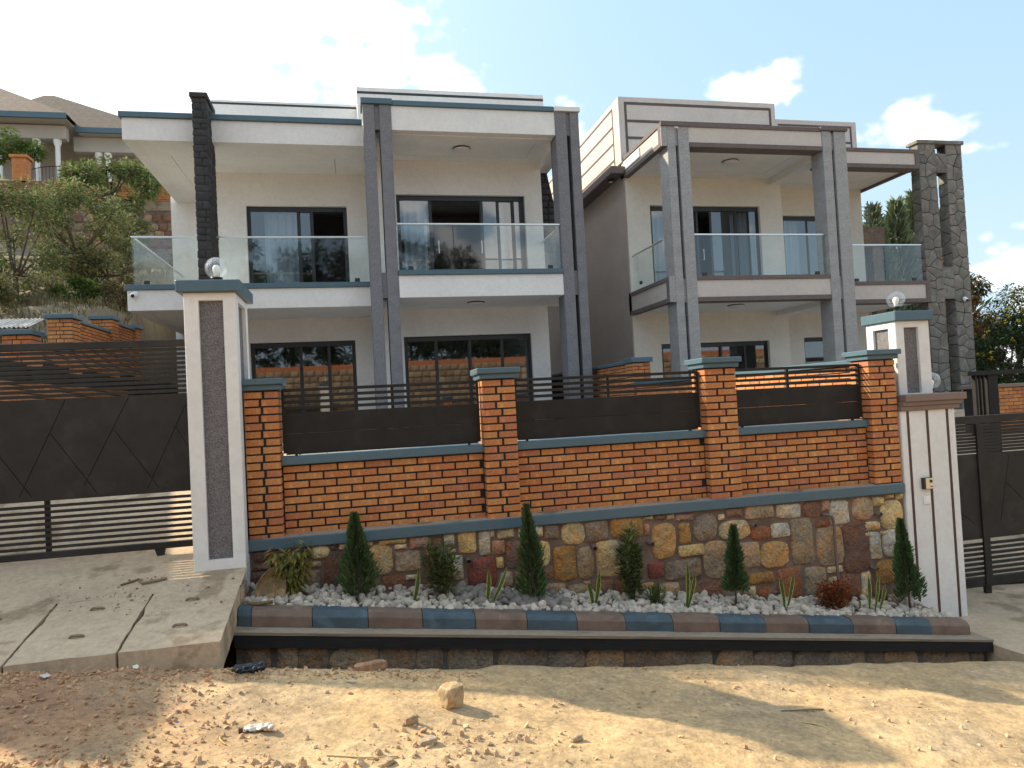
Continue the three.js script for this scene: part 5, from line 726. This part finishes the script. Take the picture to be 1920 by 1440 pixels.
[[[[0.364, 0.415, 0.275]], 'single yellow edged snake plant blade beside the first cypress'], [[[0.931, 0.964, 0.30], [0.966, 1.121, 0.29]], 'snake plant with two blades before the dark red stone'], [[[1.808, 1.764, 0.22], [1.821, 1.87, 0.31]], 'thin snake plant between golden stone and weep pipe'], [[[2.626, 2.642, 0.41], [2.629, 2.722, 0.32]], 'tall snake plant right of the bushy shrub'], [[[3.541, 3.507, 0.32], [3.555, 3.656, 0.34]], 'snake plant in a v shape before the rust red stone'], [[[4.267, 4.277, 0.13]], 'tiny snake plant sprout beside the red bush'], [[[4.374, 4.381, 0.35], [4.429, 4.507, 0.35], [4.473, 4.56, 0.26]], 'three bladed snake plant nearest to the right pillar']].forEach(([bl, lab], i) => { const R = rng(300 + i), x = bl[0][0], z = -5.55, y = bedY(x, z), t = thing('snake_plant', lab, 'snake plant', [x, y, z], 'snake plants in the planting bed'); for (const [a, b, h] of bl) part(t, 'leaf', blade(a, y - 0.01, z, b, y + h, z + (R() - 0.5) * 0.06, i === 5 ? 0.014 : 0.027, R), snakeMat); });
{ // dried husk at the left end of the bed
  const n = 26, g = new THREE.PlaneGeometry(1, 1, n, 14), p = g.attributes.position; for (let i = 0; i < p.count; i++) { const u = p.getX(i) * 2, v = p.getY(i) + 0.5, w = 0.11 * Math.sin(Math.PI * Math.min(1, v * 0.8 + 0.1)), a = u * 1.5; p.setXYZ(i, -0.70 + Math.sin(a) * w + 0.06 * v + 0.012 * perlin.noise(u * 3, v * 4, 1), bedY(-0.7, -5.5) + 0.01 + v * 0.23 - 0.06 * u * u * (1 - v), -5.49 - Math.cos(a) * w * 0.7 - v * 0.06 + 0.015 * perlin.noise(u * 2, v * 5, 7)); } g.computeVertexNormals();
  single('dried_husk', [flat(g), tube([[-0.83, bedY(-0.8, -5.45) + 0.03, -5.42], [-0.75, bedY(-0.75, -5.4) + 0.035, -5.36], [-0.64, bedY(-0.64, -5.4) + 0.05, -5.38]], 0.014, 16, 7)], mat([0.36, 0.25, 0.13], 0.85, { map: T.grime, ...bump(T.scratch, 0.01) }), 'curled dry brown palm husk beside the wilting shrub', 'husk');
}

// ───────────────────────── loose things on the road ─────────────────────────
const RD = rng(400);
{ // gravel and clods: uncountable
  const im = new THREE.InstancedMesh(rock(1, rng(8), 0.42, 1), mat([1, 1, 1], 0.95, { map: T.stone }), 14000), m4 = new THREE.Matrix4(), q = new THREE.Quaternion(), e = new THREE.Euler(), c = new THREE.Color(); let k = 0, guard = 0;
  while (k < 13000 && guard++ < 400000) {
    const x = -2.9 + RD() * 6.4, z = -4.66 + RD() * 1.95; const left = smooth(-0.2, -1.2, x + 0.6 * fbm3(x * 1.5, z * 1.5, 1, 3)), heap = Math.exp(-Math.pow((x - 0.45) / 0.42, 2) - Math.pow((z + 3.45) / 0.22, 2)), strip = Math.exp(-Math.pow((z + 4.42) / 0.11, 2)) * smooth(1.0, 0.2, x), low = smooth(-3.5, -3.1, z) * smooth(0.6, -0.3, x);
    const d = 0.035 + 0.42 * left + 0.28 * heap + 0.6 * strip + 0.75 * low, n = fbm3(x * 5, z * 5, 3, 3); if (RD() > d * (0.75 + 1.4 * n)) continue;
    const big = low * 1.0 + heap * 0.45, r = 0.0021 + Math.pow(RD(), 4.6) * (0.010 + 0.017 * big); e.set(RD() * 6, RD() * 6, RD() * 6); q.setFromEuler(e); m4.compose(new THREE.Vector3(x, groundY(x, z) + r * 0.3, z), q, new THREE.Vector3(r * (1 + RD() * 0.9), r * (0.55 + 0.3 * RD()), r)); im.setMatrixAt(k, m4);
    const red = clamp01(left * (1 - low) + strip * 0.8) * (0.3 + 0.7 * RD()), v = 0.95 + RD() * 0.55; c.setRGB((0.52 - 0.10 * red) * v, (0.395 - 0.15 * red) * v, (0.26 - 0.12 * red) * v); im.setColorAt(k, c); k++;
  }
  for (let n = 0; n < 420 && k < 13900; n++) { const x = -1.45 + (RD() + RD() - 1) * 0.75, z = -5.5 + (RD() + RD() - 1) * 0.42; if (x > -0.9 || fbm3(x * 4, z * 4, 2, 3) < -0.05) continue; if (z < -5.72 && x > -1.3) continue; const r = 0.0018 + Math.pow(RD(), 5) * 0.009; e.set(RD() * 6, RD() * 6, RD() * 6); q.setFromEuler(e); m4.compose(new THREE.Vector3(x, slope(z) + r * 0.3, z), q, new THREE.Vector3(r * 1.3, r * 0.6, r)); im.setMatrixAt(k, m4); const v = 0.7 + RD() * 0.5; c.setRGB(0.40 * v, 0.30 * v, 0.205 * v); im.setColorAt(k, c); k++; }
  im.count = k; im.name = numbered('road_gravel'); scene.add(im); tag(im, 'gravel and earth clods strewn over the dirt road', 'gravel', null, 'stuff');
}
function stone(label, x, z, sx, sy, sz, c, seed, turn = 0, name = 'loose_stone', cat = 'stone') { const R = rng(seed), g = new THREE.BoxGeometry(1, 1, 1, 5, 5, 5), p = g.attributes.position; for (let i = 0; i < p.count; i++) { const a = p.getX(i), b = p.getY(i), d = p.getZ(i), L = Math.pow(Math.pow(Math.abs(a), 5) + Math.pow(Math.abs(b), 5) + Math.pow(Math.abs(d), 5), 1 / 5) * 2, k = (1 / Math.max(L, 0.8)) * (1 + 0.2 * perlin.noise(a * 2.2 + seed, b * 2.2, d * 2.2) + 0.06 * perlin.noise(a * 7, b * 7 + seed, d * 7)); p.setXYZ(i, a * k, b * k, d * k); } g.scale(sx, sy, sz); g.rotateY(turn); g.computeVertexNormals(); const h = uvBox(g); h.translate(x, groundY(x, z) + sy * 0.42, z); return single(name, h, mat(c, 0.92, { map: T.stone, ...bump(T.stoneBump, 0.008) }), label, cat, 'loose stones on the road'); }
stone('large tan angular building stone lying alone on the road', 0.44, -3.93, 0.125, 0.125, 0.10, [0.52, 0.38, 0.22], 501, 0.5);
stone('small tan stone in the gravel left of the large one', 0.20, -3.71, 0.07, 0.05, 0.05, [0.42, 0.31, 0.2], 502, 0.3);
stone('flat grey tan stone at the bottom of the gravel heap', 0.27, -3.50, 0.085, 0.03, 0.055, [0.42, 0.34, 0.25], 503, 0.2);
stone('flat pale stone at the lower edge of the road', 0.06, -3.32, 0.07, 0.025, 0.05, [0.42, 0.33, 0.22], 504, 0.7);
stone('flat stone right of the gravel heap in the sun', 1.0, -3.47, 0.07, 0.03, 0.05, [0.46, 0.36, 0.23], 505, 0.4);
stone('reddish earth lump at the drain edge', 0.02, -4.56, 0.20, 0.06, 0.08, [0.36, 0.21, 0.12], 506, 0.1, 'earth_lump', 'lump');
{
  const y = groundY(-0.53, -3.71), g = new THREE.CapsuleGeometry(0.024, 0.10, 10, 28, 24), p = g.attributes.position; for (let i = 0; i < p.count; i++) { const k = 1 + 0.7 * perlin.noise(p.getX(i) * 50, p.getY(i) * 45, p.getZ(i) * 50); p.setXYZ(i, p.getX(i) * k, p.getY(i), p.getZ(i) * k * 0.55); } g.rotateX(Math.PI / 2).rotateZ(0).rotateY(Math.PI / 2 - 0.15).translate(-0.53, y + 0.017, -3.71); g.computeVertexNormals();
  const b = thing('crushed_bottle', 'crushed pale plastic bottle on the gravel', 'bottle', [-0.53, y, -3.71]); part(b, 'body', flat(g), mat([0.62, 0.56, 0.48], 0.35, { map: T.patch })); part(b, 'cap', rod([-0.625, y + 0.018, -3.70], [-0.605, y + 0.018, -3.704], 0.013, 0.013, 12), M.brownStripe);
  const y2 = groundY(-0.68, -4.46); const s = new THREE.CapsuleGeometry(0.03, 0.14, 14, 40, 30), q = s.attributes.position; for (let i = 0; i < q.count; i++) { const k = 1 + 0.6 * perlin.noise(q.getX(i) * 45, q.getY(i) * 34, q.getZ(i) * 45) + 0.35 * perlin.noise(q.getX(i) * 110, q.getY(i) * 90, q.getZ(i) * 110); q.setXYZ(i, q.getX(i) * k, q.getY(i), q.getZ(i) * k); } s.rotateZ(Math.PI / 2).rotateY(0.1).scale(1, 0.75, 1).translate(-0.68, y2 + 0.02, -4.46); s.computeVertexNormals(); single('black_plastic_bag', flat(s), mat([0.018, 0.02, 0.028], 0.4), 'crumpled black plastic bag beside the drain', 'plastic bag');
  const scrap = (label, x, z, w, l, c, seed, name) => { const R = rng(seed), g = new THREE.PlaneGeometry(w, l, 6, 4), p = g.attributes.position; for (let i = 0; i < p.count; i++) p.setZ(i, 0.012 + 0.012 * perlin.noise(p.getX(i) * 60 + seed, p.getY(i) * 60, 0)); g.rotateX(-Math.PI / 2).rotateY(R() * 3).translate(x, groundY(x, z) + 0.003, z); g.computeVertexNormals(); single(name, flat(g), mat(c, 0.7), label, 'litter', 'scraps of litter on the road'); };
  scrap('pale scrap of paper on the red earth below the slabs', -1.30, -4.50, 0.05, 0.03, [0.6, 0.55, 0.45], 1, 'paper_scrap'); scrap('white paper scrap near the left edge of the road', -1.72, -4.38, 0.07, 0.04, [0.5, 0.46, 0.4], 2, 'paper_scrap'); scrap('blue bottle cap sized scrap on the gravel', -0.92, -3.80, 0.018, 0.016, [0.03, 0.04, 0.25], 3, 'plastic_scrap'); scrap('flat pale scrap left of the large stone', -0.1, -4.27, 0.06, 0.02, [0.55, 0.47, 0.36], 4, 'paper_scrap');
  const twig = (label, pts, r, c) => single('twig', tube(pts.map(([x, z, u]) => [x, groundY(x, z) + r + (u ?? 0), z]), r, 16, 5), mat(c, 0.8), label, 'twig', 'twigs on the road');
  twig('curved yellow straw piece below the crushed bottle', [[-0.70, -3.66], [-0.69, -3.60, 0.01], [-0.66, -3.56]], 0.004, [0.55, 0.36, 0.1]); twig('long thin twig in the sunlit patch', [[2.35, -3.78], [2.5, -3.76, 0.005], [2.62, -3.77]], 0.004, [0.2, 0.13, 0.08]); twig('pale bent straw in the shadow band', [[2.32, -3.60], [2.43, -3.53, 0.004], [2.46, -3.47]], 0.004, [0.5, 0.4, 0.2]); twig('thin straw on the gravel at the bottom', [[-0.2, -3.42], [0.0, -3.37, 0.003], [0.12, -3.38]], 0.0035, [0.45, 0.33, 0.15]);
  twig('brown stick on the concrete driveway', [[-1.70, -5.62], [-1.64, -5.66], [-1.60, -5.70]].map(([x, z]) => [x, z, slope(z) - groundY(x, z)]), 0.008, [0.14, 0.09, 0.06]); twig('dry curled leaf piece on the driveway', [[-1.56, -5.60], [-1.48, -5.62], [-1.40, -5.65]].map(([x, z]) => [x, z, slope(z) - groundY(x, z) + 0.004]), 0.010, [0.22, 0.15, 0.09]);
}
// ───────────────────────── across the road: what the glass mirrors ─────────────────────────
{
  const w = thing('street_wall', 'stone retaining wall with brick top across the road, mirrored in the windows', 'wall', [0, 0, 11]), R = rng(600);
  part(w, 'core', box(-30, 30, -3, 4.05, 10.95, 11.6), M.mortarBrown); part(w, 'brick_top', box(-30, 30, 4.05, 4.36, 11.0, 11.3), BRICKS[4]);
  const n = 1500, im = new THREE.InstancedMesh(pillow(blob(0.44, 0.34, 0, R, 10), 0.05, 0.03, 0.03, R), mat([1, 1, 1], 0.9, { map: T.stone }), n), m4 = new THREE.Matrix4(), c = new THREE.Color(); let k = 0; for (let y = 0.1; y < 4.0 && k < n; y += 0.38) for (let x = -28 + R() * 0.3; x < 28 && k < n; x += 0.47) { m4.makeRotationY(Math.PI); m4.setPosition(x + (R() - 0.5) * 0.06, y, 10.95); im.setMatrixAt(k, m4); const v = 0.26 + R() * 0.2; c.setRGB(v, v * 0.86, v * 0.7); im.setColorAt(k, c); k++; } im.count = k; im.name = 'stones'; im.userData.kind = 'stuff'; im.position.copy(w.position).negate(); w.add(im);
  for (let i = 0; i < 12; i++) { const x = -20 + i * 3.6 + (R() - 0.5), h = 9.5 + R() * 3.0 - (i > 8 ? 4 : 0), z = 31 + R() * 4; leafyTree('roadside_tree', 'dark leafy tree across the road mirrored in the balcony glass', 'tree', [x, 4.1, z], [x, 5.2 + h * 0.55, z], [2.6 + R() * 0.8, h * 0.46, 2.4], { n: 3000, leaf: 0.5, color: GD, seed: 620 + i, trunk: 0.16, clumps: 20, group: 'trees across the road', size: 0.45 }); }
  for (let i = 0; i < 11; i++) { const x = -15 + i * 3 + (R() - 0.5), z = 14 + R() * 1.5, r = 1.0 + R() * 0.5; leafyTree('roadside_bush', 'dark bush above the wall across the road mirrored in the lower windows', 'bush', [x, 3.6, z], [x, 4.3 + r * 0.8, z], [1.9, r, 1.0], { n: 1500, leaf: 0.3, color: GD, seed: 660 + i, trunk: 0.08, clumps: 16, group: 'bushes across the road', size: 0.5 }); }
  single('upper_bank', [sheet(-60, 60, 11.4, 60, (x, z) => 3.7 + Math.max(0, z - 20) * 0.05, 4)], M.soil, 'earth bank above the wall across the road', 'bank', null, 'structure');
}
scene.traverse((o) => { if (o.isMesh) { o.castShadow = true; o.receiveShadow = true; } });
renderer.render(scene, camera);
